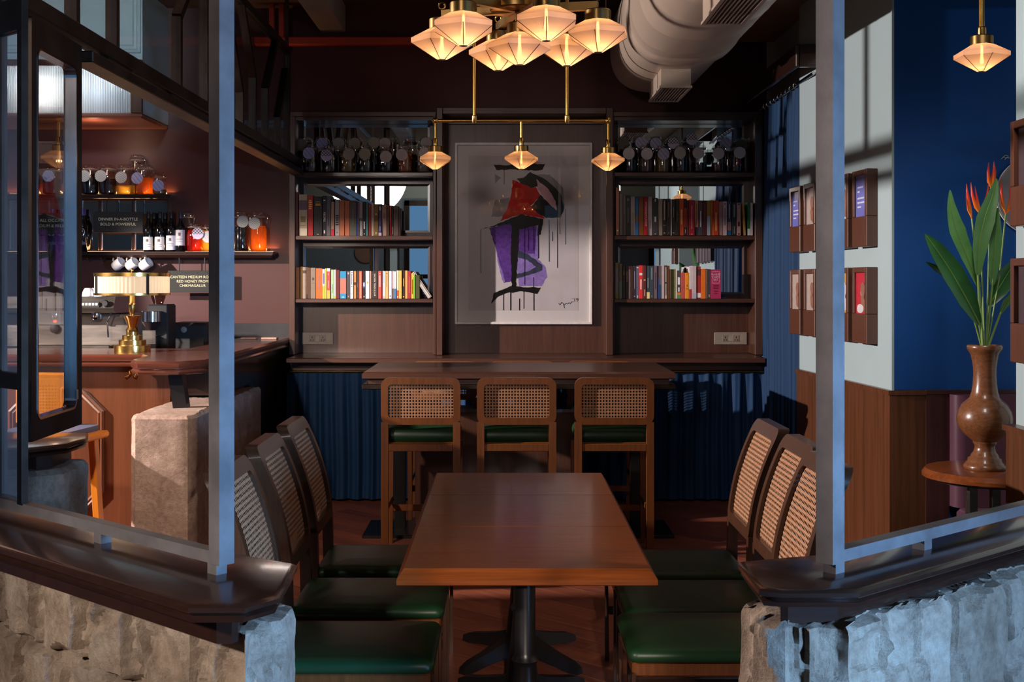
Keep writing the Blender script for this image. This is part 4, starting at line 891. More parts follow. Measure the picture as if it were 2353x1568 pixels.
def jar_row(spec, Y, h, rad, where, group):
    for i, (px, tx, ty, fill, con, kind, lump) in enumerate(spec):
        cx = gx(px, Y); yt = Y - rad - .01
        tp = (gx(tx, yt) - cx, gz(ty, yt) - zs) if kind else None
        word = {'stripe': 'striped round tag', 'dots': 'speckled white tag', 'lilac': 'lilac tag', 'check': 'chequered tag', 'brown': 'brown tag', 'dark': 'dark tag', None: 'no tag in front'}[kind]
        lab = 'clip-top jar with %s, %s %s' % (word, SS[i] if i < len(spec) - 1 else 'last', where)
        jar(cx, Y, zs, rad, h, fill, LQ[con], kind, lab, group, tp, PK.get(lump, False))
jar_row([(714, 709.5, 352, .42, 'dark', 'lilac', 0), (759, 750, 357, .6, 'black', 'check', 0), (798.6, 801.5, 354, .8, 'olive', 'stripe', 'pale'), (840, 838, 353.5, .5, 'black', 'stripe', 0), (887, 886.5, 360, .42, 'black', 'dots', 0), (930, 923, 355.6, .85, 'amber', 'dots', 'orange'), (974, 976, 352, .5, 'grey', 'dots', 'white')], 9.225, .212, .055, 'front jar from the bar', 'front jars beside the bar')
jar_row([(700, 693, 333, .7, 'dark', 'brown', 0), (739, 740, 330, .7, 'dark', 'lilac', 0), (777.6, 778, 330, .7, 'black', 'stripe', 0), (816.4, 814.6, 330, .7, 'black', 'stripe', 0), (858, 859, 328, .7, 'black', 'stripe', 0), (898, 884, 330, .93, 'wine', 'dots', 0), (942.5, 0, 0, .6, 'mud', None, 0), (977.5, 979, 329, .7, 'black', 'dots', 0)], 9.325, .290, .052, 'tall rear jar from the bar', 'rear jars beside the bar')
jar_row([(1447, 1445, 353, .6, 'black', 'dots', 0), (1484, 1486.6, 353.5, .6, 'mud', 'dots', 0), (1523, 1525, 354, .8, 'olive', 'lilac', 0), (1566, 1562.6, 351.8, .6, 'black', 'stripe', 0), (1608, 1605, 351.8, .42, 'black', 'dots', 0), (1651, 1651, 352.8, .42, 'wine', 'dots', 0), (1694, 1700, 351, .9, 'dark', 'dots', 'red')], 9.225, .212, .055, 'front jar from the painting toward the curtain', 'front jars by the curtain')
jar_row([(1434, 1433, 331, .7, 'black', 'dark', 0), (1467, 1473, 328, .7, 'dark', 'lilac', 0), (1506, 1507, 330, .7, 'dark', 'lilac', 0), (1545.6, 1547.6, 329, .8, 'wine', 'check', 0), (1585, 1590, 320, .8, 'wine', 'check', 0), (1672, 1668, 329, .7, 'black', 'lilac', 0), (1709, 1704, 334, .8, 'mud', 'dark', 0)], 9.325, .290, .052, 'tall rear jar from the painting toward the curtain', 'rear jars by the curtain')

# ---- the painting
t = thing('painting', 'large white-framed abstract painting in purple, red and black brush strokes', 'painting', (gx(1203, 9.36), 9.375, gz(537, 9.36)))
SCL = 9.36 / F / 3.267
def Q(cx, cy): return ((cx - 663) * SCL, -(cy - 774) * SCL)
x0, z0 = Q(148, 1455); x1, z1 = Q(1178, 93)
MB().loft([[(x, y, z) for x, z in ((x0 + i, z0 + i), (x1 - i, z0 + i), (x1 - i, z1 - i), (x0 + i, z1 - i))] for i, y in ((0, 0), (0, -.036), (.003, -.038), (.016, -.038), (.020, -.030), (.020, -.012))], cap=False).build('frame', flat(226, 220, 216, .35), t)
MB().box(x0 + .015, x1 - .015, -.013, -.006, z0 + .015, z1 - .015).build('mount', paint('mount_board', srgb(212, 205, 204), .6, .02), t)
a, b_ = Q(250, 1352), Q(1075, 190)
MB().box(a[0], b_[0], -.0140, -.0128, a[1], b_[1]).build('canvas', paint('grey_white_canvas', srgb(196, 188, 190), .6, .08, 4.0), t)
def stroke(name, pts, col, lvl, rough=.35, jag=.004, var=.25):
    P = [Vector(Q(*p)) for p in pts]; out = []
    rd = random.Random(int(sum(p[0] for p in pts)))
    for i in range(len(P)):
        a, b2 = P[i], P[(i + 1) % len(P)]; n = max(1, int((b2 - a).length / .02)); nn = Vector((-(b2 - a).y, (b2 - a).x)); nn = nn.normalized() if nn.length else nn
        for k in range(n): out.append(a.lerp(b2, k / n) + nn * rd.uniform(-jag, jag) * (1 if k else 0))
    y = -.0142 - lvl * .0004
    MB().loft([[(p.x, y + .0004, p.y) for p in out], [(p.x, y, p.y) for p in out]]).build(name, col, t)
black_p = paint('black_paint', srgb(24, 21, 22), .4, .4, 30.0)
purple = paint('purple_paint', srgb(96, 58, 140), .55, .35, 40.0); lav = paint('lavender_paint', srgb(140, 116, 186), .55, .22, 40.0)
redp = paint('red_paint', srgb(190, 14, 12), .5, .3, 14.0); grey = paint('grey_wash', srgb(146, 142, 146), .6, .15, 14.0); slate = paint('slate_paint', srgb(58, 62, 82), .5, .3, 30.0); pink = paint('pink_wash', srgb(196, 150, 160), .6, .2, 14.0)
for q_ in (black_p, purple, lav, redp, grey, slate, pink): q_.node_tree.nodes['Principled BSDF'].inputs['Specular IOR Level'].default_value = .12
S = 'brush_stroke'
stroke(S, [(450, 520), (560, 500), (560, 640), (420, 650)], grey, 0); stroke(S, [(760, 330), (860, 330), (960, 430), (970, 590), (940, 560), (880, 450)], grey, 0)
stroke(S, [(405, 735), (580, 685), (575, 1130), (515, 1145), (455, 880)], purple, 1); stroke(S, [(455, 880), (475, 960), (525, 1145), (500, 1120), (465, 960)], lav, 2)
stroke(S, [(620, 690), (800, 680), (772, 800), (775, 970), (830, 1030), (842, 1100), (800, 1168), (630, 1168), (610, 1000)], lav, 1); stroke(S, [(620, 690), (760, 720), (750, 930), (690, 925), (615, 900)], purple, 2)
stroke(S, [(580, 370), (650, 395), (760, 430), (790, 490), (740, 545), (715, 565), (825, 662), (640, 628), (485, 682), (540, 590), (570, 480)], redp, 2)
stroke(S, [(760, 368), (860, 440), (915, 545), (905, 600), (830, 520), (770, 440)], pink, 1)
stroke(S, [(438, 258), (530, 262), (650, 254), (825, 250), (805, 295), (740, 302), (600, 292), (460, 297)], black_p, 3); stroke(S, [(720, 240), (830, 238), (760, 252), (700, 252)], pink, 2)
stroke(S, [(448, 325), (495, 355), (450, 400)], grey, 3)
stroke(S, [(610, 362), (660, 355), (715, 312), (760, 345), (768, 420), (720, 432), (640, 392)], black_p, 3)
stroke(S, [(715, 312), (830, 370), (900, 430), (945, 480), (968, 590), (940, 655), (830, 657), (770, 620), (720, 572), (765, 520), (790, 482), (860, 555), (912, 602), (905, 530), (850, 440), (755, 362)], black_p, 4)
stroke(S, [(340, 742), (440, 715), (640, 628), (812, 665), (792, 780), (765, 790), (775, 710), (640, 742), (560, 700), (440, 722)], black_p, 4)
stroke(S, [(575, 690), (630, 668), (628, 800), (606, 1172), (573, 1172), (568, 900)], black_p, 5)
stroke(S, [(610, 895), (690, 925), (803, 1010), (803, 1048), (700, 1087), (612, 1112), (612, 1080), (690, 1060), (757, 1025), (690, 970), (612, 950)], slate, 4)
stroke(S, [(420, 1302), (440, 1220), (560, 1170), (792, 1180), (765, 1228), (640, 1206), (520, 1226), (465, 1252)], black_p, 5)
dr = MB()
for cx, ya, yb, wd in ((512, 1225, 1350, 5), (566, 1215, 1350, 7), (632, 1262, 1350, 6), (665, 1200, 1337, 4), (740, 1205, 1352, 6), (343, 740, 1070, 4), (855, 670, 985, 4), (917, 650, 1032, 4), (935, 650, 780, 3), (978, 590, 855, 3), (518, 295, 405, 4), (672, 660, 1160, 4), (700, 660, 900, 4), (740, 720, 900, 5), (775, 780, 960, 6), (880, 760, 830, 4), (738, 1100, 1200, 4)):
    a, b_ = Q(cx - wd / 2, yb), Q(cx + wd / 2, ya); dr.box(a[0], b_[0], -.0168, -.0162, a[1], b_[1])
dr.build('paint_drip', black_p, t)
sg = [Q(*p) for p in ((925, 1295), (935, 1310), (950, 1290), (962, 1300), (970, 1334), (966, 1312), (985, 1296), (992, 1304), (1005, 1292), (1012, 1302), (1022, 1288), (1036, 1287))]
MB().tube([(x, -.0145, z) for x, z in sg], .0022, 5).build('signature', black_p, t)
q = Q(1053, 1274); text_mesh('signature', "'19", .04, black_p, t, (q[0], -.0145, q[1]), extrude=.0004)
MB().box(x0 + .018, x1 - .018, -.0212, -.0200, z0 + .018, z1 - .018).build('glazing', thin_glass('picture_glass', (1, 1, 1, 1), .022), t)

# ================================================================== the bar
ZB = 1.20
t = thing('bar_counter', 'curved dark wood bar counter with a brown panelled front', 'bar counter', (0, 0, 0))
plan = [(-5.0, 7.05), (-2.12, 7.05), (-2.06, 6.95), (-2.03, 6.56), (-1.95, 6.42), (-1.73, 6.42), (-1.62, 6.56), (-1.63, 9.33), (-2.02, 9.33), (-2.02, 7.72), (-5.0, 7.72)]
RR = lambda d, z: [(x, y, z) for x, y in offset_poly(plan, d)]
MB().loft([RR(.03, ZB - .075), RR(.006, ZB - .07), RR(.0, ZB - .058), RR(.012, ZB - .046), RR(.004, ZB - .04), RR(.0, ZB - .03), RR(.0, ZB - .012), RR(.012, ZB)]).build('counter_top', M['bar_top'], t, smooth=40)
MB().box(-5.0, -1.98, 7.16, 7.20, 0, ZB - .07).build('front_panel', M['bar_wood'], t)
MB().box(-1.98, -1.68, 7.16, 7.20, .95, ZB - .07).box(-1.72, -1.68, 7.20, 7.98, .95, ZB - .07).box(-1.72, -1.68, 7.98, 9.33, 0, ZB - .07).build('side_panel', M['cap'], t)
MB().box(-5.0, -2.05, 7.66, 7.70, 0, ZB - .07).build('inner_panel', M['cap'], t)
# chamfered moulding on the front
def octring(d, y):
    xa, xb, za, zc, c = gx(20, 7.15), gx(240, 7.15), gz(1182, 7.15), gz(894, 7.15), .13
    xa, xb, za, zc = xa + d, xb - d, za + d, zc - d; c -= d * .6
    return [(xa + c, y, za), (xb - c, y, za), (xb, y, za + c), (xb, y, zc - c), (xb - c, y, zc), (xa + c, y, zc), (xa, y, zc - c), (xa, y, za + c)]
MB().loft([octring(0, 7.16), octring(0, 7.140), octring(.012, 7.134), octring(.022, 7.140), octring(.032, 7.136), octring(.042, 7.150), octring(.046, 7.158)], cap=False).build('panel_moulding', M['bar_wood'], t)
h = MB().box(gx(302, 7.15) - .012, gx(302, 7.15) + .012, 7.145, 7.16, gz(862, 7.15), gz(848, 7.15), .003); xh = gx(302, 7.15)
for s in (-1, 1):
    h.tube([(xh, 7.14, gz(853, 7.15)), (xh + s * .012, 7.125, gz(862, 7.15)), (xh + s * .028, 7.115, gz(865, 7.15)), (xh + s * .036, 7.112, gz(858, 7.15))], .004, 6)
h.tube([(xh, 7.145, gz(860, 7.15)), (xh, 7.12, gz(857, 7.15)), (xh, 7.112, gz(851, 7.15))], .004, 6)
tag(h.build('coat_hook', M['brass'], None, 40), 'small brass double coat hook under the bar overhang', 'hook')
o = MB().bar((-1.76, 6.60, .925), (-1.79, 6.60, 1.121), .075, .075, up=(0, 1, 0)).build('bar_support', M['black_steel'], None)
tag(o, 'slanted black steel post between the stone half wall and the bar overhang', 'support')
# back counter
t = thing('back_counter', 'dark counter along the wall behind the bar', 'counter', (0, 0, 0))
MB().box(-5.0, -2.26, 7.95, 9.34, 1.02, 1.06).build('counter_top', M['black'], t); MB().box(-5.0, -2.28, 8.0, 9.34, 0, 1.02).build('base', M['cap'], t)
struct(MB().box(-5, -1.64, 9.325, 9.35, 1.2, gz(743, 9.33)).build('trim_12', paint('black_tiles', srgb(58, 58, 60), .25, .2, 6)))
for x0, x1 in ((558, 593), (605, 640)):
    o = MB().box(gx(x0, 9.0), gx(x1, 9.0), 8.92, 9.0, ZB + .001, ZB + .014, .002).build('bar_caddy', flat(190, 150, 130), None)
    tag(o, 'low pale tray on the bar, ' + ('nearer the steel post' if x0 == 558 else 'nearer the bookcase'), 'tray')

# wall shelves with lit edge
def wall_shelf(pxr, py, label):
    t = thing('wall_shelf', label, 'shelf', (0, 0, 0)); z = gz(py, 9.17); xr = gx(pxr, 9.17)
    MB().loft([[(x, y, zz) for x, y in ((-5, 9.35), (-5, 9.16 + d), (xr - d, 9.16 + d), (xr - d, 9.35))] for zz, d in ((z - .045, .03), (z - .032, .02), (z - .028, .006), (z - .018, .006), (z - .016, 0), (z, 0))]).build('board', M['cap'], t)
    MB().box(-4.9, xr - .03, 9.318, 9.332, z + .0006, z + .006).build('light_strip', emit('shelf_led', (1, .62, .3, 1), 2.0), t)
    return z
zl = wall_shelf(628, 578.5, 'lower dark wall shelf of bottles behind the bar')
zu = wall_shelf(392, 447, 'upper dark wall shelf of jars behind the bar')
lamp('shelf_glow_upper', 'AREA', (-3.3, 9.33, zu + .02), (-3.3, 9.2, zu + .4), 4, (1, .55, .22), shape='RECTANGLE', size=1.5, size_y=.03)
lamp('shelf_glow_lower', 'AREA', (-2.5, 9.33, zl + .02), (-2.5, 9.2, zl + .4), 5, (1, .55, .22), shape='RECTANGLE', size=1.5, size_y=.03)
# framed mirrors between the shelves
t = thing('wall_mirror', 'brown framed mirror panels behind the wine bottles', 'mirror', (0, 0, 0))
Y = 9.345; m = MB()
xs = [gx(p, Y) for p in (20, 110, 186, 232, 308, 390)]
for i, (a, b_) in enumerate(zip(xs, xs[1:])):
    MB().box(a + .012, b_ - .012, 9.338, 9.342, zl + .02, gz(463, Y)).build('mirror_pane', M['mirror'], t)
    m.box(a - .012, a + .012, 9.318, 9.35, zl + .002, gz(455, Y), .003)
m.box(xs[-1] - .012, xs[-1] + .012, 9.318, 9.35, zl + .002, gz(455, Y), .003).box(xs[0], xs[-1], 9.32, 9.35, gz(463, Y), gz(456, Y)).box(xs[0], xs[-1], 9.33, 9.35, zl + .002, zl + .02)
m.build('mirror_frame', M['walnut_z'], t)

# hanging chalk signs
def sign(p0, p1, ya, yb, lines, label, rods, Y=9.12, fs=.030, line=1.15):
    x0, x1, z0, z1 = gx(p0, Y), gx(p1, Y), gz(yb, Y), gz(ya, Y)
    t = thing('hanging_sign', label, 'sign', ((x0 + x1) / 2, Y, (z0 + z1) / 2)); wd, hh = (x1 - x0) / 2, (z1 - z0) / 2
    MB().box(-wd, wd, -.006, .006, -hh, hh, .002).build('board', M['board'], t)
    MB().box(-wd, wd, -.007, .007, -hh - .006, -hh).build('bottom_edge', M['walnut'], t)
    text_mesh('lettering', lines, fs, M['chalk'], t, (0, -.0065, 0), line=line)
    for rx, zt in rods: MB().tube([(gx(rx, Y) - (x0 + x1) / 2, 0, hh - .002), (gx(rx, Y) - (x0 + x1) / 2, 0, zt - (z0 + z1) / 2)], .004, 6).build('rod', M['black_steel'], t)
sign(215, 329, 487, 533, 'DINNER IN-A-BOTTLE\nBOLD & POWERFUL', 'black hanging sign with two chalk lines before the mirror panels, beside the wine', [(246, zu - .044), (306, zu - .044)], Y=9.20, fs=.0305, line=1.25)
sign(386, 500, 622, 672, 'CANTEEN MEDIUM ROAST\nRED HONEY FROM\nCHIKMAGALUR', 'black hanging sign with three chalk lines below the lower bottle shelf', [(412, zl - .044), (471, zl - .044)], Y=9.20, fs=.0285, line=1.15)
sign(60, 178, 490, 537, 'FOR ALL OCCASIONS\nMEDIUM & FRUITY', 'black hanging sign with two chalk lines seen through the casement glass', [(80, zu - .044), (160, zu - .044)], Y=9.195, fs=.033, line=1.25)

# bottles
def bottle(px, Y, top, lab_y, label, lab_col=(222, 214, 206), cap=(30, 26, 28), body=None, round_label=False, shoulder=.62):
    x = gx(px, Y); H = gz(top, Y) - zl; r = .037
    t = thing('wine_bottle', label, 'bottle', (x, Y, zl + .0008), 0, 'bottles on the lower wall shelf')
    MB().lathe([(r * .9, 0), (r, .004), (r, H * .55), (r * .9, H * .63), (r * .45, H * .74), (r * .36, H * .80), (r * .36, H * .97)], 24).build('glass_body', body or GLASSY, t, smooth=50)
    MB().lathe([(r * .39, H * .84), (r * .39, H * .985), (r * .35, H)], 16).build('capsule', flat(*cap, .3), t, smooth=40)
    za, zc = gz(lab_y[1], Y) - zl, gz(lab_y[0], Y) - zl
    if round_label:
        q = []
        for k in range(24):
            a = 2 * PI * k / 24; u = .030 * math.cos(a) / (r + .001); q.append(((r + .001) * math.sin(u), -(r + .001) * math.cos(u), (za + zc) / 2 + .030 * math.sin(a)))
        MB().poly(q).build('paper_label', flat(*lab_col), t)
        MB().grid(lambda u, v: ((r + .001) * math.sin((u - .5) * 2.2), -(r + .001) * math.cos((u - .5) * 2.2), .055 + .022 * v), 10, 1).build('lower_label', flat(60, 66, 100), t)
    else:
        MB().grid(lambda u, v: ((r + .001) * math.sin((u - .5) * 2.5), -(r + .001) * math.cos((u - .5) * 2.5), za + (zc - za) * v), 12, 1).build('paper_label', flat(*lab_col), t)
        mm = MB()
        for a, b_, wf in ((.62, .82, .25), (.40, .43, .7), (.26, .28, .6)): mm.grid(lambda u, v: ((r + .0016) * math.sin((u - .5) * 2 * wf), -(r + .0016) * math.cos((u - .5) * 2 * wf), za + (zc - za) * (a + (b_ - a) * v)), 6, 1)
        mm.build('label_print', flat(90, 76, 60), t)
    return t
GLASSY = paint('dark_bottle_glass', srgb(16, 14, 15), .08, .05, 3, 0)
BLUEB = paint('blue_bottle_glass', srgb(24, 26, 70), .08, .05, 3, 0)
bottle(341, 9.215, 487, (545, 575), 'dark wine bottle with cream label, first of the row beside the chalk sign')
bottle(354, 9.292, 489, (548, 575), 'dark wine bottle half hidden behind the first two cream labelled bottles')
bottle(367.5, 9.215, 487, (545, 575), 'dark wine bottle with broad cream label, second of the front row')
bottle(379, 9.292, 489, (548, 575), 'dark wine bottle half hidden behind the second and third front bottles')
bottle(393.5, 9.215, 487, (542, 575), 'dark wine bottle with narrow pale label, third of the front row', (210, 204, 210))
bottle(415, 9.215, 488, (529, 565), 'wine bottle with a tall label, last of the row before the red jar', (196, 188, 190), (60, 44, 60))
bottle(190, 9.215, 476, (0, 0), 'wine bottle with purple cap and white label beside the casement frame', (200, 192, 190), (56, 36, 110), None, True) if False else None
def round_bottle(px, cap, body, label): 
    Y = 9.28; return bottle(px, Y, 480, (521, 547), label, (214, 204, 196), cap, body, True)
round_bottle(190, (56, 36, 110), GLASSY, 'wine bottle with purple cap and round white label beside the casement frame')
round_bottle(144, (56, 36, 110), BLUEB, 'blue bottle behind the casement glass, nearer the frame edge')
round_bottle(121, (56, 36, 110), BLUEB, 'blue bottle behind the casement glass, farther from the frame edge')
LQ['orange_lit'] = liquid('orange_syrup', srgb(255, 172, 74), .55); LQ['yellow_lit'] = liquid('golden_syrup', srgb(255, 226, 140), .55); LQ['red_lit'] = liquid('red_syrup', srgb(244, 112, 70), .5)
JG = 'jars on the wall shelves behind the bar'
def bjar(px, Y, z, top, rad_px, fill, con, kind, label, tg=None, lump=False):
    rad = rad_px * Y / F; h = gz(top, Y) - z
    tp = (gx(tg[0], Y - rad) - gx(px, Y), gz(tg[1], Y - rad) - z) if tg else None
    jar(gx(px, Y), Y, z + .0008, rad, h, fill, LQ[con], kind, label, JG, tp, lump)
bjar(447, 9.24, zl, 514, 18, .9, 'red_lit', 'check', 'clip-top jar of glowing red syrup after the last wine bottle', (455, 537))
bjar(478, 9.24, zl, 516, 15, .9, 'yellow_lit', 'white', 'clip-top jar of golden syrup half hidden by the steel post', (478, 545))
bjar(430, 9.315, zl, 487, 15, .7, 'wine', None, 'tall clip-top jar of dark syrup behind the last wine bottle')
bjar(555, 9.24, zl, 487, 18, .72, 'black', 'stripe', 'tall jar of black syrup with striped tag on the shelf end', (558, 510))
bjar(594, 9.24, zl, 487, 19, .75, 'orange_lit', 'stripe', 'tall jar of orange syrup with striped tag on the shelf end', (585, 514))
bjar(207, 9.24, zu, 380, 20, .8, 'black', 'stripe', 'jar of black syrup with striped tag on the upper shelf beside the casement', (194, 405))
bjar(248, 9.24, zu, 380, 20, .62, 'dark', 'stripe', 'half-full jar of dark syrup with striped tag on the upper shelf', (232, 405))
bjar(290, 9.24, zu, 379, 21, .35, 'yellow_lit', 'stripe', 'jar with a little golden syrup and a striped tag on the upper shelf', (279, 408))
bjar(333, 9.24, zu, 379, 20, .65, 'orange_lit', 'lilac', 'jar of orange syrup with lilac tag on the upper shelf', (316, 410))
bjar(367, 9.24, zu, 402, 16, .3, 'amber', 'lilac', 'short jar with lilac tag at the end of the upper shelf', (364, 427))
bjar(315, 9.315, zu, 356, 18, .3, 'grey', None, 'tall clear jar rising behind the golden and orange jars')
bjar(121, 9.24, zu, 384, 22, .7, 'wine', 'lilac', 'jar of red syrup with grey tag behind the casement glass', (112, 405))
bjar(70, 9.24, zu, 384, 22, .7, 'wine', 'lilac', 'jar of red syrup with lilac tag at the far left behind the casement glass'.replace(' at the far left', ', next to the mullion'), (72, 405))

# mugs and hooks under the lower shelf
def mug_mb(parts):
    body = MB().lathe([(.030, 0), (.036, .004), (.041, .03), (.041, .075), (.0425, .082), (.039, .082), (.037, .07), (.036, .02), (.0, .008)], 24, cap=False)
    hd = MB().tube([(-.039, 0, .066), (-.056, 0, .068), (-.068, 0, .052), (-.066, 0, .032), (-.052, 0, .018), (-.038, 0, .020)], .0055, 8)
    return body, hd
first = None; bm, hm = mug_mb(0)
for px, lab in ((205, 0), (236, 0), (266, 'first'), (297, 'middle'), (328, 'last')):
    Y = 9.22; x, z = gx(px, Y), gz(588, Y)
    o = MB().tube([(0, 0, .02), (0, -.004, 0), (.004, -.012, -.022), (-.004, -.02, -.026), (-.010, -.02, -.016)], .0045, 6).build('cup_hook', M['brass'], None, 40, loc=(x, Y, z))
    tag(o, 'brass cup hook under the bottle shelf, ' + {205: 'empty, nearest the casement', 236: 'empty, second from the casement', 266: 'holding the first white mug', 297: 'holding the middle white mug', 328: 'holding the last white mug'}[px], 'hook', 'cup hooks')
    if lab:
        t = thing('mug', 'white mug hanging from a brass hook, %s' % {'first': 'nearest the casement', 'middle': 'between the two others', 'last': 'nearest the steel post'}[lab], 'mug', (x, Y - .02, z - .012), 0, 'white mugs under the shelf')
        R = Matrix.Rotation(math.radians(58), 4, 'Y') @ Matrix.Rotation(math.radians(0), 4, 'Z')
        T = Matrix.Rotation(math.radians(-18), 4, 'Z') @ R @ Matrix.Translation((.062, 0, -.045))
        b1 = MB(); b1.v, b1.f = list(bm.v), list(bm.f); b1.xf(T).build('mug_body', M['white'], t, smooth=60)
        b2 = MB(); b2.v, b2.f = list(hm.v), list(hm.f); b2.xf(T).build('handle', M['white'], t, smooth=60)

# espresso machine
Y = 8.2; t = thing('espresso_machine', 'steel espresso machine with cups on top behind the bar', 'coffee machine', (0, 0, 0))
X = lambda p: gx(p, Y); Z = lambda p: gz(p, Y)
MB().loft([[(x, y, z) for y, z in ((Y - .05, Z(716)), (Y - .07, Z(708)), (Y - .02, Z(682)), (Y + .42, Z(682)), (Y + .42, Z(720)), (Y, Z(720)))] for x in (X(-60), X(268))]).build('upper_housing', M['stainless'], t)
MB().box(X(-60), X(284), Y + .12, Y + .42, Z(800), Z(722), .006).build('lower_housing', M['stainless'], t)
MB().box(X(70), X(265), Y - .12, Y + .2, 1.062, Z(791), .006).build('drip_tray', M['stainless'], t)
MB().box(X(-60), X(284), Y + .1, Y + .45, 1.062, Z(800)).build('base', M['black_steel'], t)
pb = MB().bar((X(193), Y - .066, Z(699.5)), (X(236), Y - .066, Z(699.5)), .012, Z(693) - Z(706), up=(0, 0, 1)); pb.build('button_panel', M['black'], t)
for k in range(5): MB().box(X(197 + k * 7.6), X(202.6 + k * 7.6), Y - .0755, Y - .07, Z(702), Z(696), .001).build('button', flat(220, 210, 195), t)
MB().lathe([(.022, 0), (.024, .012), (.018, .024)], 16).xf(Matrix.Translation((X(250), Y - .06, Z(697))) @ Matrix.Rotation(PI / 2, 4, 'X')).build('steam_knob', M['black'], t, smooth=40)
for px in (214, 120): MB().lathe([(.034, 0), (.036, -.03), (.03, -.045)], 20).xf(Matrix.Translation((X(px), Y + .06, Z(720)))).build('group_head', M['chrome'], t, smooth=40)
MB().tube([(X(258), Y + .0, Z(717)), (X(254), Y - .03, Z(727)), (X(250), Y - .03, Z(740)), (X(251), Y - .02, Z(775))], .006, 8).build('steam_wand', M['chrome'], t, smooth=50)
MB().lathe([(.030, 0), (.032, .014), (.026, .018)], 20).xf(Matrix.Translation((X(112), Y + .12, Z(757))) @ Matrix.Rotation(PI / 2, 4, 'X')).build('pressure_gauge', M['black'], t, smooth=40)
MB().lathe([(.010, 0), (.010, .012), (.006, .016)], 12).xf(Matrix.Translation((X(112), Y + .12, Z(740))) @ Matrix.Rotation(PI / 2, 4, 'X')).build('warning_light', emit('red_pilot_light', (1, .06, .02, 1), 4), t)
for k, (px, lab) in enumerate(((193, 'closest to the casement'), (206, 'middle of the three'), (221, 'beside the brass lamp'))):
    o = MB().lathe([(.040, 0), (.041, .003), (.036, .03), (.026, .052), (.020, .058), (.018, .055)], 20).build('coffee_cup', M['white'], None, 50, loc=(X(px), Y + .08 + .03 * (k % 2), Z(682) + .0005))
    tag(o, 'upturned white cup on the espresso machine, ' + lab, 'cup', 'cups on the espresso machine')
# grinder and dark appliance
Y = 8.15; x = gx(352, Y); t = thing('coffee_grinder', 'black and chrome coffee grinder behind the brass lamp', 'coffee grinder', (x, Y, 1.061))
zz = lambda p: gz(p, Y) - 1.061; pm = Y / F
MB().box(-14 * pm, 34 * pm, .0, .2, 0, zz(700), .01).build('body', M['black'], t)
MB().box(-16 * pm, 16 * pm, -.09, 0, 0, zz(772), .006).build('front_base', M['black_steel'], t); MB().box(-15 * pm, 15 * pm, -.095, -.09, zz(790), zz(758), .002).build('front_plate', M['stainless'], t)
MB().lathe([(.002, zz(768)), (6 * pm, zz(762)), (21 * pm, zz(739))], 24, -2 * pm, -.03).build('dosing_cone', flat(50, 36, 36, .3), t, smooth=40)
MB().lathe([(22 * pm, zz(739)), (22 * pm, zz(716)), (23 * pm, zz(715))], 24, -2 * pm, -.03).build('dosing_chamber', M['chrome'], t, smooth=40)
MB().lathe([(9 * pm, zz(712)), (9 * pm, zz(704)), (16 * pm, zz(684)), (18 * pm, zz(668))], 24, 6 * pm, .06).build('hopper', thin_glass('smoky_hopper', (.45, .32, .3, 1), .08), t, smooth=40)
t = thing('toaster', 'dark appliance with a round dial on the back counter beside the grinder', 'appliance', (gx(432, 8.5), 8.5, 1.061)); pm = 8.5 / F; zz = lambda p: gz(p, 8.5) - 1.061
MB().box(-42 * pm, 42 * pm, 0, .3, 0, zz(742), .02).build('housing', M['black'], t); MB().lathe([(7 * pm, 0), (7 * pm, .012), (5 * pm, .016)], 20).xf(Matrix.Translation((-9 * pm, 0, zz(758))) @ Matrix.Rotation(PI / 2, 4, 'X')).build('dial', flat(140, 130, 120), t, smooth=40)

# brass table lamp
Y = 7.35; x = gx(304, Y); t = thing('table_lamp', 'brass table lamp with a pleated drum shade on the bar', 'lamp', (x, Y, ZB + .0005)); s = Y / F
hz = lambda p: (811.5 - p) * s
MB().lathe([(41 * s, 0), (41 * s, hz(797)), (31 * s, hz(796)), (31 * s, hz(785)), (23 * s, hz(784)), (23 * s, hz(774)), (14 * s, hz(773)), (14 * s, hz(766))], 40).build('stepped_base', M['brass'], t, smooth=30)
MB().lathe([(14 * s, hz(766)), (15 * s, hz(762)), (11 * s, hz(756))], 24).build('collar', M['brass_old'], t, smooth=40)
MB().lathe([(9 * s, hz(757)), (10 * s, hz(755)), (15 * s, hz(738)), (18.5 * s, hz(732)), (19 * s, hz(729)), (6 * s, hz(728))], 32).build('urn', M['brass'], t, smooth=40)
MB().lathe([(6 * s, hz(728)), (6 * s, hz(724)), (8.5 * s, hz(718)), (8 * s, hz(708)), (8.5 * s, hz(703)), (6 * s, hz(700)), (5.5 * s, hz(680))], 24).build('stem', M['brass'], t, smooth=40)
m, nt, b = new_mat('lit_pleated_shade'); v = coords(nt); wv = nt.nodes.new('ShaderNodeTexNoise'); wv.inputs['Scale'].default_value = 30
b.inputs['Base Color'].default_value = srgb(240, 224, 200); b.inputs['Transmission Weight'].default_value = 0.0
nt.nodes.remove(b); tr = nt.nodes.new('ShaderNodeBsdfTranslucent'); tr.inputs[0].default_value = srgb(250, 236, 214); df = nt.nodes.new('ShaderNodeBsdfDiffuse'); df.inputs[0].default_value = srgb(240, 224, 200)
x2 = nt.nodes.new('ShaderNodeMixShader'); x2.inputs[0].default_value = .35; L(nt, tr.outputs[0], x2.inputs[1]); L(nt, df.outputs[0], x2.inputs[2]); L(nt, x2.outputs[0], nt.nodes['Material Output'].inputs[0])
n = 120; rs = [82 * s * (1 + (.012 if i % 2 else 0)) for i in range(n)]
MB().loft([[(rs[i] * math.cos(2 * PI * i / n), rs[i] * math.sin(2 * PI * i / n), z) for i in range(n)] for z in (hz(678), hz(638))], cap=False).build('shade', m, t, smooth=10)
